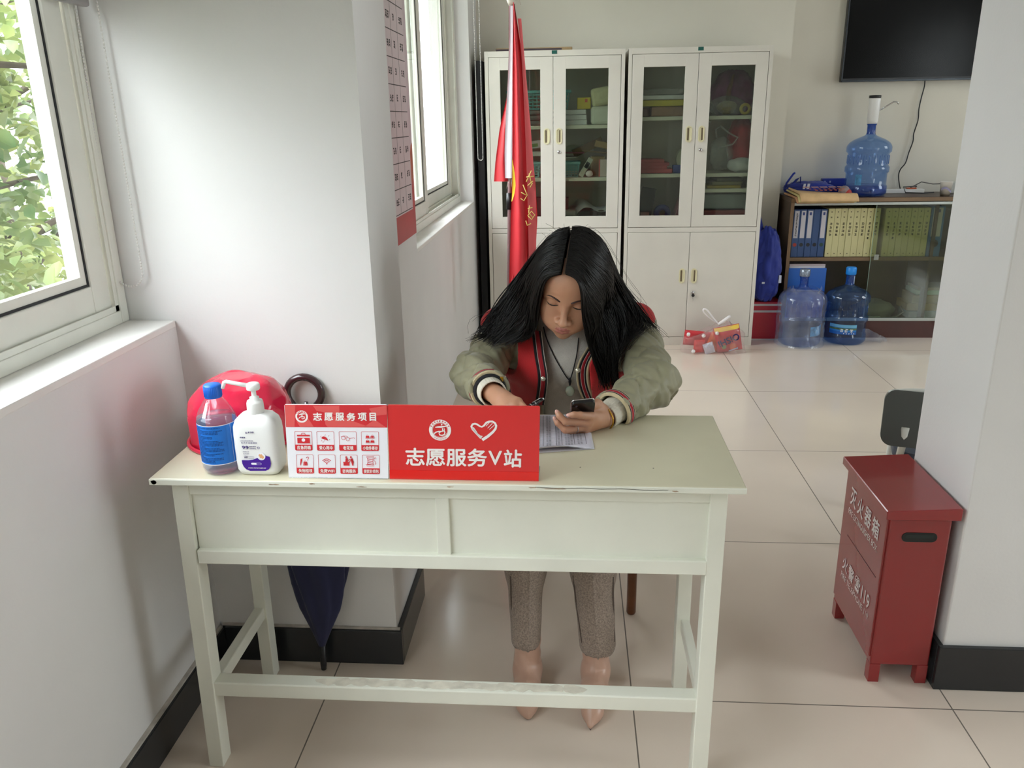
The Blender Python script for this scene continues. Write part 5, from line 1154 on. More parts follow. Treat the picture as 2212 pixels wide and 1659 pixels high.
for i, ch in enumerate('火警☎'): write(tx, ch, MX, .052+.052*i, .052+.052*i+.043, .190, .234, .015, .0008)
write(tx, '119', MX, .212, .272, .190, .232, .015, .0008); write(tx, 'FIRE TELEPHONE 119', MX, .050, .274, .162, .180, .0, .0008)
tx.build('lettering', mat('painted_white', '#e9dfdd', .5), fx)

SHELLG = mat('charcoal_chair_shell', '#50534f', .5, var=.03); SEATG = mat('slate_seat', '#3f4654', .6, var=.05)
def grey_chair(loc, rz, label):
    r = thing('office_chair', label, 'chair', loc, rz, 'grey chairs behind the column'); w = .40
    bk = MB(); M = frame((0, .0, .425), (1, 0, 0), (0, .10, 1)); o = rounded(w, .185, .035, 6, 0, .0925)
    bk.prism(o, -.02, .0, M); bk.build('backrest', SHELLG, r); MB().prism(rounded(w-.05, .13, .03, 6, 0, .0825), -.035, -.02, M).build('cushion', SEATG, r)
    ed = MB(); ed.tube([tuple(M @ Vector((x, .187-.02*(x/.2)**4, -.012))) for x in np.linspace(-.19, .19, 16)], .009, 8); ed.build('backrest_rim', wh('#d8dad4'), r)
    MB().prism(rounded(w-.06, .38, .06, 6, .02, .23), .36, .39, frame((0, 0, 0), (1, 0, 0), (0, 1, 0))).build('seat', SEATG, r)
    for sx_ in (-1, 1):
        for y_ in (.07, .36): MB().tube([(sx_*(w/2-.05)+.02, y_, .362), (sx_*(w/2-.04)+.02, y_+(.02 if y_ > .2 else -.02), .0)], .012, 10).build('leg', wh('#dcdcd2', rough=.3), r)
        MB().tube([(sx_*(w/2-.06)+.01, .004, .49), (sx_*(w/2-.06)+.01, .02, .43), (sx_*(w/2-.06)+.01, .06, .37)], .012, 8).build('bracket', wh('#dcdcd2', rough=.3), r)
    return r
g1 = grey_chair((1.192, 2.46, 0), -.30, 'grey chair with a charcoal shell back just behind the column, the nearer one')
g2 = grey_chair((1.56, 2.97, 0), -.45, 'grey chair further back behind the column, only a corner showing')

# ================================================================= THE PERSON AT THE DESK
# soft-blended distance fields turned into one continuous mesh (surface nets)
def smin(a, b, k):
    if k <= 0: return np.minimum(a, b)
    h = np.maximum(k-np.abs(a-b), 0)/k; return np.minimum(a, b)-h*h*k*.25
def smax(a, b, k): return -smin(-a, -b, k)
def V3(*p): return np.array(p[0] if len(p) == 1 else p, float)
def cone(a, b, r1, r2=None):
    a, b = V3(a), V3(b); r2 = r1 if r2 is None else r2; ab = b-a; L2 = max(ab@ab, 1e-12)
    def f(P): t = np.clip((P-a)@ab/L2, 0, 1); return np.sqrt((((P-a)-t[:, None]*ab)**2).sum(1))-(r1+(r2-r1)*t)
    return f
def chain(pts, rs, k=.004):
    fs = [cone(pts[i], pts[i+1], rs[i], rs[i+1]) for i in range(len(pts)-1)]
    def f(P):
        d = fs[0](P)
        for g in fs[1:]: d = smin(d, g(P), k)
        return d
    return f
def ell(c, r, R=None):
    c, r = V3(c), V3(r)
    def f(P):
        q = P-c
        if R is not None: q = q@R
        k0 = np.sqrt(((q/r)**2).sum(1)); k1 = np.sqrt(((q/(r*r))**2).sum(1))+1e-9
        return np.where(k0 < 1e-6, -r.min(), k0*(k0-1)/k1)
    return f
def rx(a): c, s = math.cos(a), math.sin(a); return np.array([[1, 0, 0], [0, c, -s], [0, s, c]])
def ry(a): c, s = math.cos(a), math.sin(a); return np.array([[c, 0, s], [0, 1, 0], [-s, 0, c]])
def rz(a): c, s = math.cos(a), math.sin(a); return np.array([[c, -s, 0], [s, c, 0], [0, 0, 1]])
def blend(parts):
    """[(fn, k)] blended in order"""
    def f(P):
        d = parts[0][0](P)
        for g, k in parts[1:]: d = smin(d, g(P), k)
        return d
    return f
def surface(f, lo, hi, h, slack=1.0, nb=16):
    lo, hi = V3(lo), V3(hi); n = np.ceil((hi-lo)/(h*nb)).astype(int); G = n*nb+2
    ii = np.stack(np.meshgrid(*[np.arange(q) for q in n], indexing='ij'), -1).reshape(-1, 3)
    ctr = lo+(ii+.5)*nb*h; act = ii[np.abs(f(ctr)) < slack*nb*h*.95+.012]
    off = np.stack(np.meshgrid(*[np.arange(nb+1)]*3, indexing='ij'), -1).reshape(-1, 3)
    VP, VI, Q = [], [], []; cid = lambda a: (a[..., 0]*G[1]+a[..., 1])*G[2]+a[..., 2]
    c8 = np.array([[i, j, k] for i in (0, 1) for j in (0, 1) for k in (0, 1)])
    edges = [(a, b) for a in range(8) for b in range(a+1, 8) if np.abs(c8[a]-c8[b]).sum() == 1]
    for base in act:
        g = base*nb+off; D = f(lo+g*h).reshape(nb+1, nb+1, nb+1); S = D < 0
        if S.all() or not S.any(): continue
        C = np.stack([D[i:nb+i, j:nb+j, k:nb+k] for i, j, k in c8], -1); s = C < 0; m = s.any(-1) & ~s.all(-1)
        idx = np.argwhere(m); c = C[m]; acc = np.zeros((len(idx), 3)); cnt = np.zeros(len(idx))
        for a, b in edges:
            cr = (c[:, a] < 0) != (c[:, b] < 0); t = np.where(cr, c[:, a]/np.where(np.abs(c[:, a]-c[:, b]) < 1e-12, 1e-12, c[:, a]-c[:, b]), 0)
            acc += cr[:, None]*(c8[a]+t[:, None]*(c8[b]-c8[a])); cnt += cr
        VP.append(lo+(base*nb+idx+acc/cnt[:, None])*h); VI.append(cid(base*nb+idx))
        for ax in range(3):
            sl0 = [slice(0, nb)]*3; sl1 = [slice(0, nb)]*3; sl1[ax] = slice(1, nb+1)
            A, B = S[tuple(sl0)], S[tuple(sl1)]; e = np.argwhere(A != B)
            if not len(e): continue
            flip = A[tuple(e.T)]; e = e+base*nb; u = np.zeros(3, int); v = np.zeros(3, int); u[(ax+1) % 3] = 1; v[(ax+2) % 3] = 1
            q = np.stack([cid(e), cid(e-u), cid(e-u-v), cid(e-v)], 1)
            q[~flip] = q[~flip][:, ::-1]; Q.append(q)
    VP = np.concatenate(VP); VI = np.concatenate(VI); Q = np.concatenate(Q); o = np.argsort(VI); VI = VI[o]; VP = VP[o]
    J = np.searchsorted(VI, Q); J = np.minimum(J, len(VI)-1); ok = (VI[J] == Q).all(1); return VP, J[ok]
def mesh_from(name, V, F, mats, parent, mi=None, label=None):
    me = bpy.data.meshes.new(name); me.vertices.add(len(V)); me.vertices.foreach_set('co', (V-np.array((parent.parent or parent).location)).astype(np.float32).ravel())
    me.loops.add(F.size); me.loops.foreach_set('vertex_index', F.astype(np.int32).ravel()); me.polygons.add(len(F))
    me.polygons.foreach_set('loop_start', np.arange(0, F.size, 4, dtype=np.int32)); me.polygons.foreach_set('loop_total', np.full(len(F), 4, dtype=np.int32))
    for m in (mats if isinstance(mats, list) else [mats]): me.materials.append(m)
    if mi is not None: me.polygons.foreach_set('material_index', mi.astype(np.int32))
    me.polygons.foreach_set('use_smooth', np.ones(len(F), bool)); me.update(calc_edges=True); me.validate()
    o = bpy.data.objects.new(name, me); COL.objects.link(o); o.parent = parent
    if label: o['label'] = label
    return o
def ay(x, y, Y): return np.array(at_y(x, y, Y))

WM = thing('person', 'woman with long black hair and red vest, writing and holding a phone', 'person', (0., 2.3, 0))
SKIN = mat('skin', '#b98a6e', .48, var=.05, vscale=18, sss=.12, bump=.03, bscale=300); LIP = mat('lips', '#a2645a', .38, var=.06, sss=.1); 
HS = 1.03                                                           # head size
RH = rz(math.radians(-9))@rx(math.radians(27))@ry(math.radians(9))
EYE = ay(1221.5, 660, 1.905); HO = EYE-RH@(V3(0, -.077, 0)*HS)
def hl(P): return ((P-HO)@RH)/HS
def hw(p): return HO+RH@(V3(p)*HS)
S2 = (-1, 1)
upper_lip = chain([(-.0245, -.0745, -.0680), (-.0135, -.0850, -.0664), (-.0045, -.0892, -.0652), (0, -.0886, -.0660), (.0045, -.0892, -.0652), (.0135, -.0850, -.0664), (.0245, -.0745, -.0680)], [.0014, .0027, .0033, .0031, .0033, .0027, .0014], .003)
lower_lip = chain([(-.0225, -.0755, -.0702), (-.0105, -.0865, -.0742), (0, -.0890, -.0754), (.0105, -.0865, -.0742), (.0225, -.0755, -.0702)], [.0014, .0031, .0037, .0031, .0014], .003)
hp = [(ell((0, .022, .030), (.073, .092, .082)), 0), (ell((0, -.020, -.028), (.0630, .058, .076)), .03), (ell((0, -.028, -.074), (.046, .043, .034)), .03), (ell((0, -.0655, -.098), (.016, .015, .013)), .022), (ell((0, -.036, .040), (.056, .044, .045)), .03)]
for s in S2:
    hp += [(ell((s*.041, -.052, -.024), (.018, .016, .016)), .025), (ell((s*.031, -.052, -.056), (.022, .022, .022)), .03), (cone((s*.042, -.060, .013), (s*.013, -.0735, .012), .008, .007), .014)]
hp += [(ell((0, -.068, -.066), (.031, .0175, .020)), .02)]
hadd = [(cone((0, -.0755, .010), (0, -.0970, -.034), .0066, .0086), .014), (ell((0, -.1000, -.0385), (.0100, .0094, .0084)), .006)]
for s in S2:
    hadd += [(ell((s*.0132, -.0890, -.0415), (.0080, .0090, .0068)), .006), (ell((s*.076, .014, -.006), (.009, .020, .030), rz(s*.3)), .008)]
lids = [ell((s*.0305, -.0640, -.0005), (.0150, .0128, .0105)) for s in S2]
sockets = [ell((s*.0305, -.0865, .0005), (.0175, .0125, .0105)) for s in S2]; nostr = [ell((s*.0058, -.0975, -.0475), (.0030, .0036, .0024)) for s in S2]
slit = chain([(-.0245, -.0790, -.0690), (-.012, -.0895, -.0702), (0, -.0940, -.0705), (.012, -.0895, -.0702), (.0245, -.0790, -.0690)], [.0008, .0012, .0012, .0012, .0008], 0)
crease = [chain([(s*.017, -.0775, .0035), (s*.025, -.0795, .0062), (s*.034, -.0785, .0064), (s*.044, -.0715, .0025)], [.0005, .0008, .0008, .0005], 0) for s in S2]
def head_local(q):
    d = blend(hp)(q)
    for f in sockets: d = smax(d, -f(q), .012)
    for f in lids: d = smin(d, f(q), .005)
    for g, k in hadd: d = smin(d, g(q), k)
    d = smin(d, upper_lip(q), .004); d = smin(d, lower_lip(q), .004)
    for f in nostr: d = smax(d, -f(q), .002)
    d = smax(d, -slit(q), .0015)
    for f in crease: d = smax(d, -f(q), .0012)
    return d
def head(P): return head_local(hl(P))*HS
C7 = V3(.005, 2.155, .945)
# --- left hand (holds the telephone)
LW = ay(1306, 902, 1.785)
LH = dict(i=[ay(1277, 899, 1.722), ay(1254, 897, 1.694), ay(1240, 896, 1.690), ay(1230, 897, 1.692)],
          m=[ay(1271, 912, 1.722), ay(1222, 911, 1.697), ay(1209, 899, 1.701), ay(1204, 891, 1.706)],
          r=[ay(1265, 922, 1.727), ay(1221, 929, 1.704), ay(1205, 914, 1.708), ay(1199, 905, 1.713)],
          p=[ay(1263, 929, 1.738), ay(1232, 934, 1.726), ay(1218, 926, 1.728), ay(1210, 918, 1.732)],
          t=[ay(1301, 885, 1.782), ay(1290, 874, 1.768), ay(1279, 876, 1.742), ay(1262, 869, 1.738)])
RW = ay(1063, 848, 1.845)
RHD = dict(i=[ay(1119, 868, 1.752), ay(1137, 886, 1.724), ay(1139, 900, 1.722), ay(1134, 910, 1.728)],
           m=[ay(1110, 874, 1.742), ay(1124, 897, 1.716), ay(1125, 911, 1.722), ay(1118, 916, 1.734)],
           r=[ay(1098, 881, 1.740), ay(1108, 905, 1.720), ay(1108, 916, 1.728), ay(1101, 918, 1.742)],
           p=[ay(1086, 888, 1.748), ay(1092, 908, 1.732), ay(1091, 916, 1.740), ay(1086, 917, 1.752)],
           t=[ay(1088, 856, 1.838), ay(1110, 870, 1.802), ay(1126, 885, 1.768), ay(1133, 899, 1.748)])
FR = dict(i=[.0098, .0082, .0072, .0058], m=[.0100, .0084, .0074, .0060], r=[.0096, .0080, .0070, .0056], p=[.0088, .0070, .0062, .0050], t=[.0135, .0112, .0098, .0072])
def hand(W, H):
    palm = [(cone(W, H['m'][0]*.55+W*.45, .021, .019), 0)]
    for f in 'imrp': palm.append((cone(W*.75+H[f][0]*.25, H[f][0], .0135, .0105), .012))
    palm.append((cone(W*.5+H['t'][0]*.5, H['t'][1], .0165, .0125), .014)); pf = blend(palm)
    fg_ = [chain(H[f], FR[f], .003) for f in 'imrp']; th = chain(H['t'], FR['t'], .004)
    def f(P):
        d = pf(P)
        for g in fg_: d = smin(d, g(P), .0045)
        return smin(d, th(P), .007)
    return f
hL, hR = hand(LW, LH), hand(RW, RHD)
ELL, ELR = V3(.205, 1.965, .812), V3(-.250, 2.035, .806); SHL, SHR = V3(.172, 2.20, .882), V3(-.188, 2.20, .872)
LEAN = rx(math.radians(24))
torso_parts = [(ell((-.006, 2.205, .795), (.150, .098, .165), LEAN), 0), (ell((-.004, 2.285, .66), (.138, .108, .15), LEAN), .08), (ell((0, 2.355, .555), (.168, .135, .115)), .08), (cone(SHR+V3(.02, 0, -.005), SHL-V3(.02, 0, .005), .050), .07),
               (ell((-.062, 2.135, .795), (.055, .05, .055)), .05), (ell((.056, 2.135, .80), (.055, .05, .055)), .05), (cone(C7, (0, 2.17, .90), .05, .08), .05)]
torso = blend(torso_parts)
KL, KR = V3(.060, 1.90, .505), V3(-.112, 1.90, .500); AL, AR = V3(.071, 1.834, .10), V3(-.114, 1.828, .10); HL, HR = V3(.085, 2.33, .535), V3(-.085, 2.33, .535)
def body(P):
    d = head(P); d = smin(d, cone(hw((0, .022, -.075)), C7, .047, .052)(P), .03)
    d = smin(d, torso(P)+.016, .03)
    for S_, E_, W_, hf in ((SHL, ELL, LW, hL), (SHR, ELR, RW, hR)):
        a = smin(cone(S_, E_, .040, .034)(P), cone(E_, W_*.88+E_*.12, .034, .0235)(P), .02); a = smin(a, cone(E_*.2+W_*.8, W_, .0235, .0205)(P), .01); d = smin(d, smin(a, hf(P), .012), .02)
    for H_, K_, A_ in ((HL, KL, AL), (HR, KR, AR)): d = smin(d, chain([H_, K_, A_, A_+V3(0, 0, -.04)], [.072, .042, .024, .020], .03)(P), .04)
    return d
V, F = surface(body, (-.34, 1.66, .02), (.30, 2.52, 1.19), .0026)
q = hl(V[F].mean(1)); mi = ((np.minimum(upper_lip(q)-.0007, lower_lip(q)-.0007) < .0005) & (q[:, 1] < -.074)).astype(int)
mesh_from('body', V, F, [SKIN, LIP], WM, mi)
# brows, lashes, nails
def on_head(x, z, off=.0004):
    y = np.linspace(-.13, -.03, 240); P = np.stack([np.full_like(y, x), y, np.full_like(y, z)], 1); d = head_local(P); i = int(np.argmax(d < 0)); return hw((x, y[i]-off, z))
WL_ = np.array(WM.location)
BROWC = mat('brow_hair', '#3a231f', .7, var=.1); LASH = mat('lash_line', '#1a1210', .6)
for s in S2:
    mb = MB(); pts = [on_head(s*x, z) for x, z in ((.0125, .0150), (.018, .0178), (.026, .0205), (.034, .0215), (.041, .0195), (.0465, .0160))]; mb.tube([p-WL_ for p in pts], [.0022, .0033, .0032, .0025, .0016, .0005], 8, flat=.5); mb.build('eyebrow', BROWC, WM)
    mb = MB(); pts = [on_head(s*x, z, .0002) for x, z in ((.0165, -.0030), (.021, -.0052), (.027, -.0066), (.0335, -.0066), (.040, -.0046), (.0450, -.0008))]; mb.tube([p-WL_ for p in pts], [.0006, .0013, .0017, .0018, .0016, .0006], 8); mb.build('eyelashes', LASH, WM)
NAIL = mat('finger_nail', '#d3a294', .25, var=.03)
for H, nm in ((LH, 'imr'),):
    for f in nm:
        a, b = H[f][2], H[f][3]; d = (b-a)/np.linalg.norm(b-a); up = V3(-.15, -.85, .5); up = up-d*(up@d); up /= np.linalg.norm(up); sd = np.cross(d, up); c = b+up*.0044+d*.0008; m = Matrix(((sd[0], d[0], up[0], c[0]-WL_[0]), (sd[1], d[1], up[1], c[1]-WL_[1]), (sd[2], d[2], up[2], c[2]-WL_[2]), (0, 0, 0, 1)))
        mb = MB(); mb.sphere((0, 0, 0), 1, 14); T = m@Matrix.Diagonal((.0042, .0056, .0016, 1)); mb.v = [tuple(T@Vector(v)) for v in mb.v]; mb.build('finger_nail', NAIL, WM)

# --- clothing
SWEAT = mat('oatmeal_knit', '#cbc6be', .9, var=.06, vscale=40, bump=.5, bscale=420, sheen=.2); t_, b_ = nodes_of(SWEAT)
KNITC = mat('cream_rib_knit', '#d5cfc0', .9, var=.05, vscale=30, bump=.3, bscale=300)
VEST = mat('red_vest_cloth', '#c01a20', .75, var=.08, vscale=14, bump=.25, bscale=260, sheen=.15); JACK = mat('olive_quilted_nylon', '#8f8c72', .5, var=.06, vscale=10, bump=.1, bscale=60, sheen=.1)
TRIMR = mat('knit_trim_red', '#9c1c26', .85); TRIMB = mat('knit_trim_black', '#17151a', .85); TRIMC = mat('knit_trim_beige', '#bdae8c', .85, var=.12, vscale=80)
def wrink(P, a, f, s=0.):
    x, y, z = P[:, 0]*f+s, P[:, 1]*f, P[:, 2]*f
    return a*(np.sin(x+1.7*np.sin(z*.7+s)+y*.6)+.6*np.sin(1.9*z+1.3*np.sin(x*1.1)+s*2)+.4*np.sin(2.7*(x+y)+z))/2
collar = lambda P: np.maximum(cone(hw((0, .020, -.100)), C7-V3(0, .015, .02), .055, .066)(P), -((P-hw((0, -.0, -.108)))@(RH@V3(0, .12, -1))))
def tor(P): return smin(torso(P), cone(C7-V3(0, .01, .0), (0, 2.14, .86), .062, .09)(P), .05)
def sweater(P):
    d = smin(tor(P), collar(P), .025)+wrink(P, .0022, 42)
    return np.maximum(d, .50-P[:, 2])
V, F = surface(sweater, (-.26, 2.0, .50), (.26, 2.5, 1.02), .005); mesh_from('sweater', V, F, SWEAT, WM)
# knitted cuffs of the sweater
def cuff(W, E, l0, l1, r0, r1):
    u = (W-E)/np.linalg.norm(W-E); a = W-u*l0; b = W+u*l1; f0 = cone(a, b, r0, r1)
    ref = np.cross(u, V3(0, 0, 1)); ref /= np.linalg.norm(ref); up = np.cross(ref, u)
    def f(P):
        q = P-a; t = q@u; ang = np.arctan2(q@ref, q@up); rr = np.sqrt(np.maximum((q**2).sum(1)-t*t, 0)); L = l0+l1; r = r0+(r1-r0)*np.clip(t/L, 0, 1)+.0006*np.sin(ang*30)
        return np.maximum(np.maximum(rr-r, (r-.004)-rr), np.maximum(-t, t-L))
    return f
cf = [cuff(LW, ELL, .060, -.004, .0345, .0300), cuff(RW, ELR, .055, .018, .035, .0335)]
for f_, lo_, hi_ in ((cf[0], (.0, 1.74, .73), (.20, 1.92, .90)), (cf[1], (-.30, 1.78, .73), (-.12, 1.98, .90))):
    V, F = surface(f_, lo_, hi_, .0022, slack=2.5); mesh_from('sweater_cuff', V, F, KNITC, WM)
# quilted sleeves
def sleeve(S_, E_, W_, cut):
    uf = (W_-E_)/np.linalg.norm(W_-E_); uu = (E_-S_)/np.linalg.norm(E_-S_)
    def quilt(P, o, u):
        q = P-o; s = q@u; ref = np.cross(u, V3(0, 0, 1)); ref /= np.linalg.norm(ref); up = np.cross(ref, u); a = np.arctan2(q@ref, q@up)
        k = np.abs(np.sin(math.pi*s/.085+a*1.5))*np.abs(np.sin(math.pi*s/.085-a*1.5)); return -.0115*k**.33+.006
    Lf = np.linalg.norm(W_-E_); end = E_+uf*(Lf-cut)
    def f(P):
        a = smin(cone(S_+V3(0, .0, .004), E_, .062, .054)(P), ell(E_, (.055, .052, .048))(P), .03); b = cone(E_, end, .053, .046)(P)
        b = np.maximum(b, (P-end)@uf); d = smin(a, b, .03)
        qf = np.where((P-E_)@uf > -.01, quilt(P, E_, uf), quilt(P, S_, uu)); d = d+qf+wrink(P, .0050, 66, S_[0]*9)
        d = np.maximum(d, -(P[:, 2]-(TZ+.003)) * (P[:, 1] < 1.875) - 1e3*(P[:, 1] >= 1.875))
        hole = np.maximum(cone(end-uf*.05, end+uf*.05, .038, .040)(P), -((P-(end-uf*.045))@uf)); return np.maximum(d, -hole)
    return f, end, uf
sl_L, endL, uL = sleeve(SHL, ELL, LW, .040); sl_R, endR, uR = sleeve(SHR, ELR, RW, .034)
xl = [(1163, 715), (1172, 770), (1179, 820), (1172, 875)]; xr_ = [(1296, 715), (1262, 765), (1246, 795), (1247, 835), (1262, 872)]
def edge_fn(pts, Y=2.10): P = [ay(x, y, Y) for x, y in pts]; z = [p[2] for p in P][::-1]; x = [p[0] for p in P][::-1]; return lambda Z: np.interp(Z, z, x)
eL, eR = edge_fn(xl), edge_fn(xr_)
vL, vR = edge_fn([(1150, 690), (1163, 720), (1167, 780), (1166, 830), (1158, 875)]), edge_fn([(1320, 700), (1290, 735), (1272, 773), (1275, 820), (1281, 872)])
def opening(P, a, b): Z = P[:, 2]; return np.maximum(np.maximum(a(Z)-P[:, 0], P[:, 0]-b(Z)), P[:, 1]-2.20)   # < 0 inside the opening
def jacket(P):
    t0 = tor(P)+wrink(P, .002, 40); d = np.maximum(np.maximum(t0-.014, .003-t0), P[:, 2]-.965); d = np.maximum(d, -opening(P, eL, eR)); d = np.maximum(d, .56-P[:, 2])
    return smin(d, np.minimum(sl_L(P), sl_R(P)), .012)
V, F = surface(jacket, (-.36, 1.78, .55), (.33, 2.5, 1.0), .0037, slack=1.8); mesh_from('jacket', V, F, JACK, WM)
def vest(P):
    t0 = tor(P)+wrink(P*V3(1.5, 1, .45), .0055, 46, 2.); d = np.maximum(np.maximum(t0-.027, .013-t0), P[:, 2]-.975)
    d = smin(d, np.maximum(np.abs(smin(cone(SHR+V3(-.014, .0, .028), SHR+V3(.09, -.02, .032), .050, .05)(P), cone(SHL+V3(.006, .0, .030), SHL+V3(-.09, -.02, .032), .050, .05)(P), .01))-.004, .905-P[:, 2]), .01)
    d = np.maximum(d, -opening(P, vL, vR))
    for S_, E_ in ((SHL, ELL), (SHR, ELR)): u = (E_-S_)/np.linalg.norm(E_-S_); d = np.maximum(d, -cone(S_+u*.075, E_, .078, .085)(P))
    return np.maximum(d, .585-P[:, 2])
V, F = surface(vest, (-.32, 1.98, .57), (.30, 2.5, 1.01), .0042, slack=2.2); mesh_from('vest', V, F, VEST, WM)
def march(x, y, f, off=0., t0=1.7):
    d = ray(x, y); d = d/np.linalg.norm(d); t = t0
    for _ in range(90):
        s = float(f((CAM+d*t)[None, :])[0])-off; t += s*.8
        if abs(s) < 2e-4 or t > 5: break
    return CAM+d*t
def ribbon(mb, cols, f, off, mi_list):
    """stripes running down the cloth: cols = list of pixel polylines, neighbouring pairs become bands"""
    rows = [[march(*p, f, off) for p in smooth2(c)] for c in cols]
    for k in range(len(rows)-1):
        a, b = rows[k], rows[k+1]; n = len(a); mb.add([tuple(v-WL_) for v in a+b], [(i, i+1, n+i+1, n+i) for i in range(n-1)], mi_list[k], True)
def smooth2(c, k=5): return [(p[0], p[1]) for p in smooth_path([Vector((x, y, 0)) for x, y in c], k)]
jk = lambda P: tor(P)-.016
def band(edge, w0, w1): return [(x+w0, y) for x, y in edge], [(x+w1, y) for x, y in edge]
mb = MB(); e = [(1292, 722), (1262, 762), (1247, 795), (1248, 832), (1262, 870), (1270, 885)]
cols = [[(x+w, y) for x, y in e] for w in (-1, 3.5, 8, 9, 15.5, 16.5, 20.5, 27)]
ribbon(mb, cols, jk, .003, [0, 1, 3, 2, 3, 1, 0])
e = [(1163, 715), (1170, 770), (1177, 820), (1170, 875)]; cols = [[(x+w, y) for x, y in e] for w in (-15, -9, -8, -1, 1, 5, 6)]
ribbon(mb, cols, jk, .0145, [1, 3, 2, 2, 1, 3]); o = mb.build('knit_placket', [TRIMC, TRIMB, TRIMR, mat('knit_trim_white', '#cfc8c0', .85)], WM); o.modifiers.new('thick', 'SOLIDIFY').thickness = .002
for x, y, of in ((1248.5, 800, .004), (1173.5, 818, .016)):
    p = march(x+ (9 if of < .01 else -6), y, jk, of) if False else march(x, y, jk, of); mb = MB(); mb.lathe([(0, .0035), (.003, .003), (.0045, .001), (.0062, .0012), (.0066, 0)], 16, frame(tuple(p-WL_), (1, 0, 0), (0, .25, 1)).copy()); mb.build('snap_button', mat('pearl_snap', '#cfc6b4', .25, metal=.3), WM)
# striped knit bands at the ends of the sleeves
def cuffband(end, u, name):
    mb = MB(); ref = np.cross(u, V3(0, 0, 1)); ref /= np.linalg.norm(ref); up = np.cross(ref, u); n = 40
    prof = [(-.020, .0475, 0), (-.014, .0500, 1), (-.011, .0500, 3), (-.010, .0500, 2), (-.002, .0495, 3), (-.001, .0495, 1), (.002, .049, 0), (.0065, .0465, 0), (.0065, .0415, 0), (-.018, .040, 0)]
    vs = [];
    for t, r, m in prof:
        for k in range(n): a = 2*PI*k/n; p = end+u*t+(ref*math.sin(a)+up*math.cos(a))*r; p[2] = max(p[2], TZ+.0015); vs.append(tuple(p-WL_))
    for i in range(len(prof)-1): mb.add(vs[i*n:(i+2)*n], [(k, (k+1) % n, n+(k+1) % n, n+k) for k in range(n)], prof[i][2], True)
    return mb.build(name, [TRIMC, TRIMB, TRIMR, mat('knit_trim_white', '#cfc8c0', .85)], WM)
cuffband(endL, uL, 'striped_cuff'); cuffband(endR, uR, 'striped_cuff')
# cord with jade pendant, bracelets, ring
fr_ = lambda P: np.minimum(np.minimum(tor(P), sweater(P)), 9)
mb = MB()
for c in ([(1174, 706), (1182, 735), (1200, 775), (1222, 812), (1231, 822)], [(1250, 730), (1246, 765), (1238, 800), (1231, 822)]): mb.tube([march(*p, sweater, .003)-WL_ for p in smooth2(c)], .0014, 8)
mb.tube([march(1231, y, sweater, .004)-WL_ for y in (818, 824, 832)], [.003, .0042, .002], 8); mb.build('necklace_cord', TRIMB, WM)
p = march(1231, 845, sweater, .008); mb = MB(); mb.sphere(tuple(p-WL_), (.0125, .007, .0150), 20); mb.build('jade_pendant', mat('pale_jade', '#c0ccba', .2, var=.12, vscale=60, sss=.2), WM)
def circlet(W, E, back, r, tr, m, name, flat=None, tilt=(0, 0, 0)):
    u = (W-E)/np.linalg.norm(W-E)+V3(tilt); u /= np.linalg.norm(u); c = W-(W-E)/np.linalg.norm(W-E)*back; ref = np.cross(u, V3(0, 0, 1)); ref /= np.linalg.norm(ref); up = np.cross(ref, u); mb = MB()
    mb.tube([c+(ref*math.sin(2*PI*k/36)+up*math.cos(2*PI*k/36))*r-WL_ for k in range(36)], tr, 8, closed=True, flat=flat); return mb.build(name, m, WM), c, u, ref, up
circlet(LW, ELL, -.004, .0285, .0018, mat('gold', '#c89a38', .2, metal=1., var=.02), 'gold_bracelet', tilt=(.1, .3, .1))
o, c, u, ref, up = circlet(RW, ELR, .022, .0385, .0045, TRIMB, 'black_strap', flat=.35)
mb = MB(); pq = c-ref*.030+up*.026-WL_; mb.box(-.004, .004, -.003, .003, -.006, .006, .001, M=Matrix.Translation(tuple(pq))); mb.build('gold_clasp', mat('gold', '#c89a38', .2, metal=1.), o)
a, b = LH['r'][0], LH['r'][1]; d = (b-a)/np.linalg.norm(b-a); c = a+(b-a)*.46; ref = np.cross(d, V3(0, 0, 1)); ref /= np.linalg.norm(ref); up = np.cross(ref, d); mb = MB()
mb.tube([c+(ref*math.sin(2*PI*k/24)+up*math.cos(2*PI*k/24))*.0094-WL_ for k in range(24)], .0009, 6, closed=True); mb.build('ring', CHROME, WM)
# gold name on the vest
mb = MB(); base = [march(x, y, tor, .030) for x, y in ((1311, 842), (1345, 826), (1311, 829))]; Mv = frame(tuple(base[0]-WL_), tuple(base[1]-base[0]), tuple(base[2]-base[0]+V3(0, 0, .0)))
for k in range(3): scribble(mb, Mv, .002+.014*k, .0, .011, .013, 7+k*5, .0006, t=.12)
mb.build('gold_lettering', mat('gold_thread', '#b9942e', .5), WM)

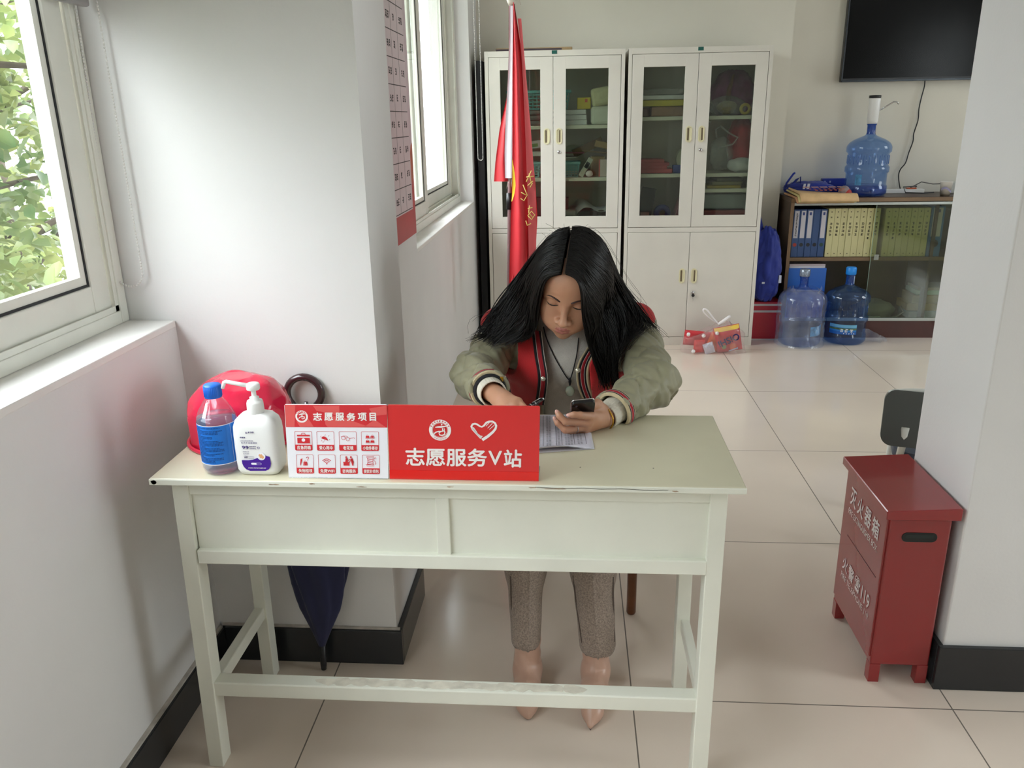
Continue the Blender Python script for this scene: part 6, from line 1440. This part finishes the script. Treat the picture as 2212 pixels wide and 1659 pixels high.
# trousers
TWEED = mat('brown_tweed', '#8b7c70', .9, var=.38, vscale=260, bump=.5, bscale=500, sheen=.15)
def trousers(P):
    d = smin(torso(P)-.004, chain([HL, KL+V3(0, -.005, 0), (.060, 1.868, .33), (.0725, 1.828, .135)], [.088, .066, .054, .048], .03)(P), .04); d = smin(d, chain([HR, KR+V3(0, -.005, 0), (-.116, 1.868, .33), (-.116, 1.820, .145)], [.088, .064, .0485, .0385], .03)(P), .03)
    d = d+wrink(P, .0016, 36, 4.); x = np.where(P[:, 0] > -.03, P[:, 0]-np.interp(P[:, 2], [.12, .33, .5], [.074, .058, .058]), P[:, 0]-np.interp(P[:, 2], [.12, .33, .5], [-.108, -.102, -.11])); d = d-.0035*np.exp(-(x/.0028)**2)*(P[:, 1] < 1.86)*(P[:, 2] < .47)
    d = np.maximum(np.maximum(d, P[:, 2]-.62), -(P[:, 2]-np.where(P[:, 0] > -.03, .112, .130)-.015*(P[:, 1]-1.80)/.05)); d = np.maximum(d, -chain([(.0645, 1.8516, .25), (.0735, 1.823, .10)], [.040, .0415], 0)(P)); return np.maximum(d, -chain([(-.116, 1.847, .25), (-.116, 1.812, .10)], [.035, .0335], 0)(P))
V, F = surface(trousers, (-.22, 1.74, .10), (.22, 2.52, .64), .0028, slack=1.4); mesh_from('trousers', V, F, TWEED, WM)
mb = MB()
for xs_, rs in (((-.1535, -.152, -.1475), 1), ((.008, .018, .032), 1), ((.1105, .113, .117), 1)):
    pts = [V3(x, y, z) for x, y, z in zip(xs_, (1.845, 1.835, 1.815), (.33, .24, .15))]
    out = []
    for p in pts:
        for _ in range(30):
            g = float(trousers(p[None])[0]); p = p+V3(0, g, 0)*.7 if p[1] < 1.9 else p
        out.append(p-WL_)
    mb.tube(smooth_path([Vector(p) for p in out]), .0016, 6)
mb.build('seam', wh('#4d4038'), WM)
BOOT = mat('beige_boot_leather', '#bb9885', .33, var=.05, vscale=12, bump=.12, bscale=40)
def boot(x0, x1, xt, yt, ya, side):
    sole = .004
    def f(P):
        Q = P.copy(); d = cone((x0, ya+.020, .185), (x0, ya+.016, .055), .0365, .034)(Q); k = V3(1, 1, 1.25)
        d = smin(d, chain([(x0, ya+.022, .042), (x1, ya-.060, .030), ((x1+xt)/2, (ya-.06+yt)/2-.005, .022), (xt, yt+.012, .012)], [.033, .036, .024, .0085], .02)(Q), .03)
        d = smin(d, cone((x0, ya+.034, .02), (x0, ya+.034, .05), .022, .026)(Q), .015); d = d+.0012*np.sin(Q[:, 2]*150+3*np.sin(Q[:, 0]*60))*(Q[:, 2] > .07)*(Q[:, 2] < .15)
        d = np.maximum(d, Q[:, 2]-.18); d = np.maximum(d, -(Q[:, 2]-sole)); d = d-.0012*np.exp(-((Q[:, 0]-np.interp(Q[:, 1], [yt, ya-.06, ya], [xt, x1, x0]))/.0016)**2)*(Q[:, 1] < ya)
        return d
    V, F = surface(f, (x0-.07, yt-.02, 0), (x0+.07, ya+.08, .20), .0028); o = mesh_from('boot', V, F, BOOT, WM)
    mb = MB(); pl = [(x0-.027, ya+.02), (x1-.030, ya-.05), (xt-.010, yt+.03), (xt, yt+.006), (xt+.010, yt+.03), (x1+.030, ya-.05), (x0+.027, ya+.02), (x0+.02, ya+.055), (x0-.02, ya+.055)]
    mb.prism([(x-WL_[0], y-WL_[1]) for x, y in pl][::1], 0, .0045, Matrix.Identity(4)); s_ = mb.build('sole', wh('#4a342c'), o); return o
boot(-.112, -.110, -.104, 1.678, 1.812, -1); boot(.070, .064, .053, 1.650, 1.815, 1)

# --- hair: a soft base, then locks and single strands combed from the parting
HAIR = mat('black_hair', '#0b0807', .42, var=.35, vscale=40, spec=.35); HAIRB = mat('black_hair_base', '#070505', .6, var=.2, vscale=40, spec=.2)
locks = MB(); rd = random.Random(12)
obst = lambda P: np.minimum(head(P), np.minimum(tor(P)-.030, np.minimum(cone(SHL, ELL, .072)(P), cone(SHR, ELR, .072)(P))))
def pushed(P, m):
    for _ in range(6):
        d = obst(P); e = 1e-3; g = np.stack([obst(P+e*np.eye(3)[i])-d for i in range(3)], 1)/e; g /= np.linalg.norm(g, axis=1)[:, None]+1e-9
        P = P+g*np.clip(m-d, 0, .02)[:, None]
    return P
gi = lambda L: np.array([ay(*p) for p in L])
LIp = [(1213, 592, 1.925), (1181, 597, 1.912), (1170, 626, 1.915), (1164, 662, 1.93), (1160, 705, 1.955), (1140, 733, 1.99), (1102, 736, 2.02)]
LOp = [(1231, 500, 2.05), (1192, 516, 2.08), (1152, 562, 2.10), (1118, 612, 2.11), (1080, 664, 2.10), (1052, 700, 2.08), (1032, 742, 2.06)]
RIp = [(1222, 592, 1.925), (1246, 599, 1.912), (1256, 623, 1.915), (1254, 662, 1.925), (1259, 712, 1.95), (1280, 775, 1.99), (1306, 838, 2.01)]
ROp = [(1236, 500, 2.05), (1268, 504, 2.08), (1306, 552, 2.11), (1344, 618, 2.13), (1378, 668, 2.12), (1384, 735, 2.07), (1348, 822, 2.03)]
def guides(Ip, Op, n=25):
    """guide curves from the face-side edge (u=0) to the outer edge (u=1); the first points sit on the scalp"""
    G = []
    for u in np.linspace(0, 1, n):
        row = []
        for k, (a, b) in enumerate(zip(Ip, Op)):
            q = [a[i]*(1-u)+b[i]*u for i in range(3)]; p = ay(*q)
            if k < 3:
                m = march(q[0], q[1], head, .010)
                if abs(float(head(m[None])[0])-.010) < .004 and 1.80 < m[1] < 2.2: p = m
            row.append(p)
        G.append(row)
    return np.array(G)
GL, GR = guides(LIp, LOp), guides(RIp, ROp)
def strand(G, u, wav, ph, ln, j):
    """one strand: its guide blended between the inner and outer guides, waved towards the tip, laid on head and clothes"""
    t_ = min(max(u, 0), 1)*(len(G)-1); a_ = min(int(t_), len(G)-2); g = G[a_]*(1-(t_-a_))+G[a_+1]*(t_-a_)+(G[-1]-G[-2])*max(0, u-1)*len(G); g = g+j[None, :]*np.clip(np.arange(len(g))*1.1-.25, 0, 1)[:, None]; pts = np.array(smooth_path([Vector(p) for p in g], 4)); pts = pts[:max(8, int(len(pts)*ln))]
    s = np.linspace(0, 1, len(pts)); w = np.clip((s-.35)/.65, 0, 1)**1.3*wav; q = np.sin(9.5*s+ph); c = np.cos(9.5*s+ph*1.7)
    return pts+np.stack([w*q, .6*w*c, .35*w*c], 1)
def relax(P, n=2):
    for _ in range(n): P = np.concatenate([P[:1], .25*P[:-2]+.5*P[1:-1]+.25*P[2:], P[-1:]])
    return P
def lay_all(strands, lyr):
    """push all strands off the body together, smooth, push again"""
    for rep in range(3):
        n = [len(p) for p in strands]; P = pushed(np.concatenate(strands), np.repeat(lyr, n)); k = 0; out = []
        for m in n: out.append(relax(P[k:k+m], 2 if rep < 2 else 1)); k += m
        strands = out
    return strands
for G, N, nf in ((GL, 120, 1000), (GR, 170, 1350)):
    SS, LY, RR = [], [], []
    for k in range(N):
        u = (k+rd.random())/N; e_ = min(1, .15+u*4); j = V3(rd.gauss(0, .003)*e_, rd.gauss(0, .004), rd.gauss(0, .004)*e_); SS.append(strand(G, u, rd.uniform(.004, .014)*e_, rd.uniform(0, 6.3), min(1, rd.uniform(.78, 1.02)), j)); LY.append(rd.uniform(.005, .013)); RR.append(rd.uniform(.0045, .0075))
    for k in range(nf):
        u = min(1.03, max(0, rd.random()*1.04-.01)); e_ = min(1, .12+u*4); ph = round(u*16)*1.9+rd.gauss(0, .35); j = V3(rd.gauss(0, .0045)*e_, rd.gauss(0, .006), rd.gauss(0, .006)*e_); SS.append(strand(G, u, (.013+.016*abs(math.sin(u*23)))*e_, ph, min(1, rd.uniform(.80, 1.08)), j)); LY.append(rd.uniform(.011, .022)); RR.append(rd.uniform(.0009, .0019))
    SS = lay_all(SS, np.array(LY))
    for p, r0 in zip(SS, RR):
        n = len(p); thick = r0 > .003; rs = [r0*(.4+.6*min(1, i/5))*(1-.85*max(0, (i/n-.5)/.5)) for i in range(n)]
        locks.tube([tuple(q-WL_) for q in p], rs, 6 if thick else 4, mi=1 if thick else 0, flat=.6 if thick else None, cap=thick)
for k in range(34):                                                  # loose curly hairs standing off the mass
    right = rd.random() < .65; p = strand(GR if right else GL, rd.uniform(.80, 1.02), rd.uniform(.02, .045), rd.uniform(0, 6.3), rd.uniform(.9, 1), V3(rd.uniform(.0, .022)*(1 if right else -.5), rd.uniform(-.01, .03), rd.uniform(-.01, .02)))
    p = pushed(p, .016); locks.tube([tuple(q-WL_) for q in p], .00042, 3, cap=False)
for k in range(22):                                                  # short hairs standing up at the crown
    a = march(1215+rd.uniform(-40, 55), 502+rd.uniform(-3, 20), head, .018)
    if np.linalg.norm(a-HO) > .3: continue
    d_ = V3(rd.gauss(0, .02), rd.gauss(0, .008), .014+rd.random()*.012)
    locks.tube([tuple(a-WL_), tuple(a+d_*.5+V3(0, 0, .004)-WL_), tuple(a+d_-WL_)], .00035, 3, cap=False)
hb = MB()
def cap(P):
    q = hl(P); d = ell((0, .028, .030), (.0775, .096, .088))(q)*HS
    d = np.maximum(d, -(ell((0, -.095, -.056), (.060, .078, .098))(q))*HS)                            # leaves the face free
    d = np.maximum(d, -(q[:, 2]+.085)*HS); return d
backh = ell((0.0, 2.20, .985), (.115, .055, .115), rx(.5))
def hairbase(P): return smin(cap(P), backh(P), .05)
V, F = surface(hairbase, (-.16, 1.86, .84), (.17, 2.32, 1.2), .004)
hair = locks.build('hair', [HAIR, HAIRB], WM)
o = mesh_from('hair_base', V, F, HAIRB, hair)
part = MB(); pp = [march(x, y, lambda P: np.minimum(head(P), cap(P)), .004) for x, y in ((1218, 592), (1221, 578), (1224, 562), (1227, 545), (1230, 525), (1233, 508))]; part.tube([tuple(p-WL_) for p in pp], [.0032, .0034, .0034, .0032, .0026, .001], 6, flat=.5); part.build('parting', wh('#8a7466'), hair)

# --- telephone, pen, forms, chair
ph = thing('mobile_phone', 'small black mobile phone with a silver rim held in her left hand', 'phone', (0, 0, 0))
TL = ay(1236, 873, 1.690); ex = V3(.98, .16, .06); ex /= np.linalg.norm(ex); el = V3(-.30, .52, -.80); el -= ex*(el@ex); el /= np.linalg.norm(el)
Mph = frame(tuple(TL), tuple(ex), tuple(-el)); pw, pl_ = .052, .112
mb = MB(); mb.prism(rounded(pw, pl_, .009, 6, pw/2, -pl_/2), -.0095, 0, Mph); mb.build('phone_body', mat('phone_black', '#0e0f12', .15, spec=.6, var=.05), ph)
mb = MB(); mb.tube([tuple(Mph@Vector((x, y, -.0095))) for x, y in rounded(pw, pl_, .009, 6, pw/2, -pl_/2)], .0016, 6, closed=True); mb.build('silver_rim', CHROME, ph)
mb = MB(); mb.prism(disc(.003, 14, .010, -.010), 0, .0006, Mph); mb.build('camera_lens', wh('#3a3d48', rough=.1), ph)
mb = MB(); mb.prism(rounded(pw-.006, pl_-.016, .003, 3, pw/2, -pl_/2), -.0102, -.0095, Mph); mb.build('phone_screen', wh('#15181d', rough=.1), ph)
pn = thing('pen', 'black pen with a silver clip held in her right hand', 'pen', (0, 0, 0)); a = ay(1172, 862, 1.775); b = ay(1118, 893, 1.712); d = (b-a)/np.linalg.norm(b-a); b2 = a+d*.13
mb = MB(); mb.tube([tuple(a+d*t) for t in (.003, .02, .05, .10, .118)], [.0042, .0048, .0050, .0048, .0036], 14); mb.tube([tuple(a+d*t) for t in (.118, .128)], [.0030, .0008], 10); mb.build('pen_barrel', mat('pen_black', '#121214', .25), pn)
mb = MB(); mb.tube([tuple(a+d*t) for t in (-.004, .003)], [.0030, .0040], 12); mb.tube([tuple(a+d*t) for t in (.026, .029)], .0053, 12); mb.tube([tuple(a+d*t) for t in (.040, .042)], .0054, 12); up = V3(0, -.3, 1); up -= d*(up@d); up /= np.linalg.norm(up); mb.tube([tuple(a+d*t+up*h) for t, h in ((.004, .0045), (.010, .0068), (.034, .0064))], .0010, 6); mb.build('silver_trim', CHROME, pn)
fm = thing('paper_forms', 'white printed forms on the desk under her hands', 'paper', (-.03, 1.75, TZ)); LP = np.array(fm.location)
cn_ = [np.array(at_z(x, y, TZ)) for x, y in ((1112, 992), (1262, 981), (1286, 952), (1276, 930), (1254, 873), (1112, 873))]
q0, q1, q2, q3 = np.array([-.125, 1.603, TZ]), np.array([.048, 1.640, TZ]), np.array([.036, 1.852, TZ]), np.array([-.13, 1.842, TZ])
def sheet(u, v, lift=0.):
    p = (q0*(1-u)+q1*u)*(1-v)+(q3*(1-u)+q2*u)*v; z = .0012+lift+.012*max(0, 1-v*7)**2*max(0, math.sin(PI*min(1, max(0, u*1.15-.05))))
    return (p[0]-LP[0], p[1]-LP[1], z)
for k in range(3):
    mb = MB(); mb.grid(lambda u, v: sheet(u, v, .0014*k) if k else (sheet(u, v)[0]+.004, sheet(u, v)[1]+.002, .0009), 20, 26); o = mb.build('sheet', [PAPW, PAPW, mat('form_paper', '#d3d2de', .6, var=.02)][k], fm); o.modifiers.new('thick', 'SOLIDIFY').thickness = .0004
mb = MB(); LN = wh('#55555c')
for u in (.04, .2, .38, .55, .62, .78, .93):
    for i in range(18):
        v0, v1 = .10+.047*i, .10+.047*(i+1); a0, a1 = sheet(u, v0, .0046), sheet(u, v1, .0046); w = .0006; mb.add([(a0[0]-w, a0[1], a0[2]), (a0[0]+w, a0[1], a0[2]), (a1[0]+w, a1[1], a1[2]), (a1[0]-w, a1[1], a1[2])], [(0, 1, 2, 3)])
for i in range(26):
    v = .10+.0326*i
    for u0, u1 in ((.04, .38), (.38, .62), (.62, .93)):
        a0, a1 = sheet(u0, v, .0046), sheet(u1, v, .0046); w = .0003; mb.add([(a0[0], a0[1]-w, a0[2]), (a1[0], a1[1]-w, a1[2]), (a1[0], a1[1]+w, a1[2]), (a0[0], a0[1]+w, a0[2])], [(0, 1, 2, 3)])
    for u0, n in ((.07, 3), (.24, 3), (.42, 2), (.57, 1), (.66, 3), (.82, 2)):
        for q_ in range(n): a0 = sheet(u0+.036*q_, v+.011, .0047); mb.add([(a0[0], a0[1], a0[2]), (a0[0]+.0044, a0[1], a0[2]), (a0[0]+.0044, a0[1]+.0022, a0[2]), (a0[0], a0[1]+.0022, a0[2])], [(0, 1, 2, 3)])
mb.build('printed_table', LN, fm)
ch = thing('wooden_chair', 'brown wooden chair she sits on, one round leg showing under the desk', 'chair', (.018, 2.34, 0))
CWD = mat('red_brown_wood', '#6b3f22', .3, var=.2, vscale=12)
MB().prism(rounded(.40, .40, .05, 6), .412, .436, Matrix.Identity(4)).build('seat', CWD, ch)
for sx_, sy_ in ((.17, -.172), (-.165, -.172), (.165, .18), (-.165, .18)): MB().tube([(sx_, sy_, .413), (sx_, sy_, .2), (sx_, sy_, .006), (sx_, sy_, 0)], [.0155, .0150, .0145, .0115], 18).build('leg', CWD, ch)
for s in S2: MB().tube([(s*.165, .185, .42), (s*.165, .215, .62), (s*.165, .25, .82)], .014, 12).build('back_post', CWD, ch)
for z, y in ((.80, .247), (.68, .227)): MB().box(-.165, .165, y-.010, y+.010, z-.03, z+.03, .006).build('back_slat', CWD, ch)
bd_ = thing('gap_shade_board', 'black panel added as the dark shade in the gap between far wall and left cabinet', 'board', (-.585, 5.42, 0)); MB().box(-.022, .022, -.06, .2, 0, 1.80, .003).build('board', wh('#0e0e10'), bd_)  # added slab, its black stands in for the shade of the gap
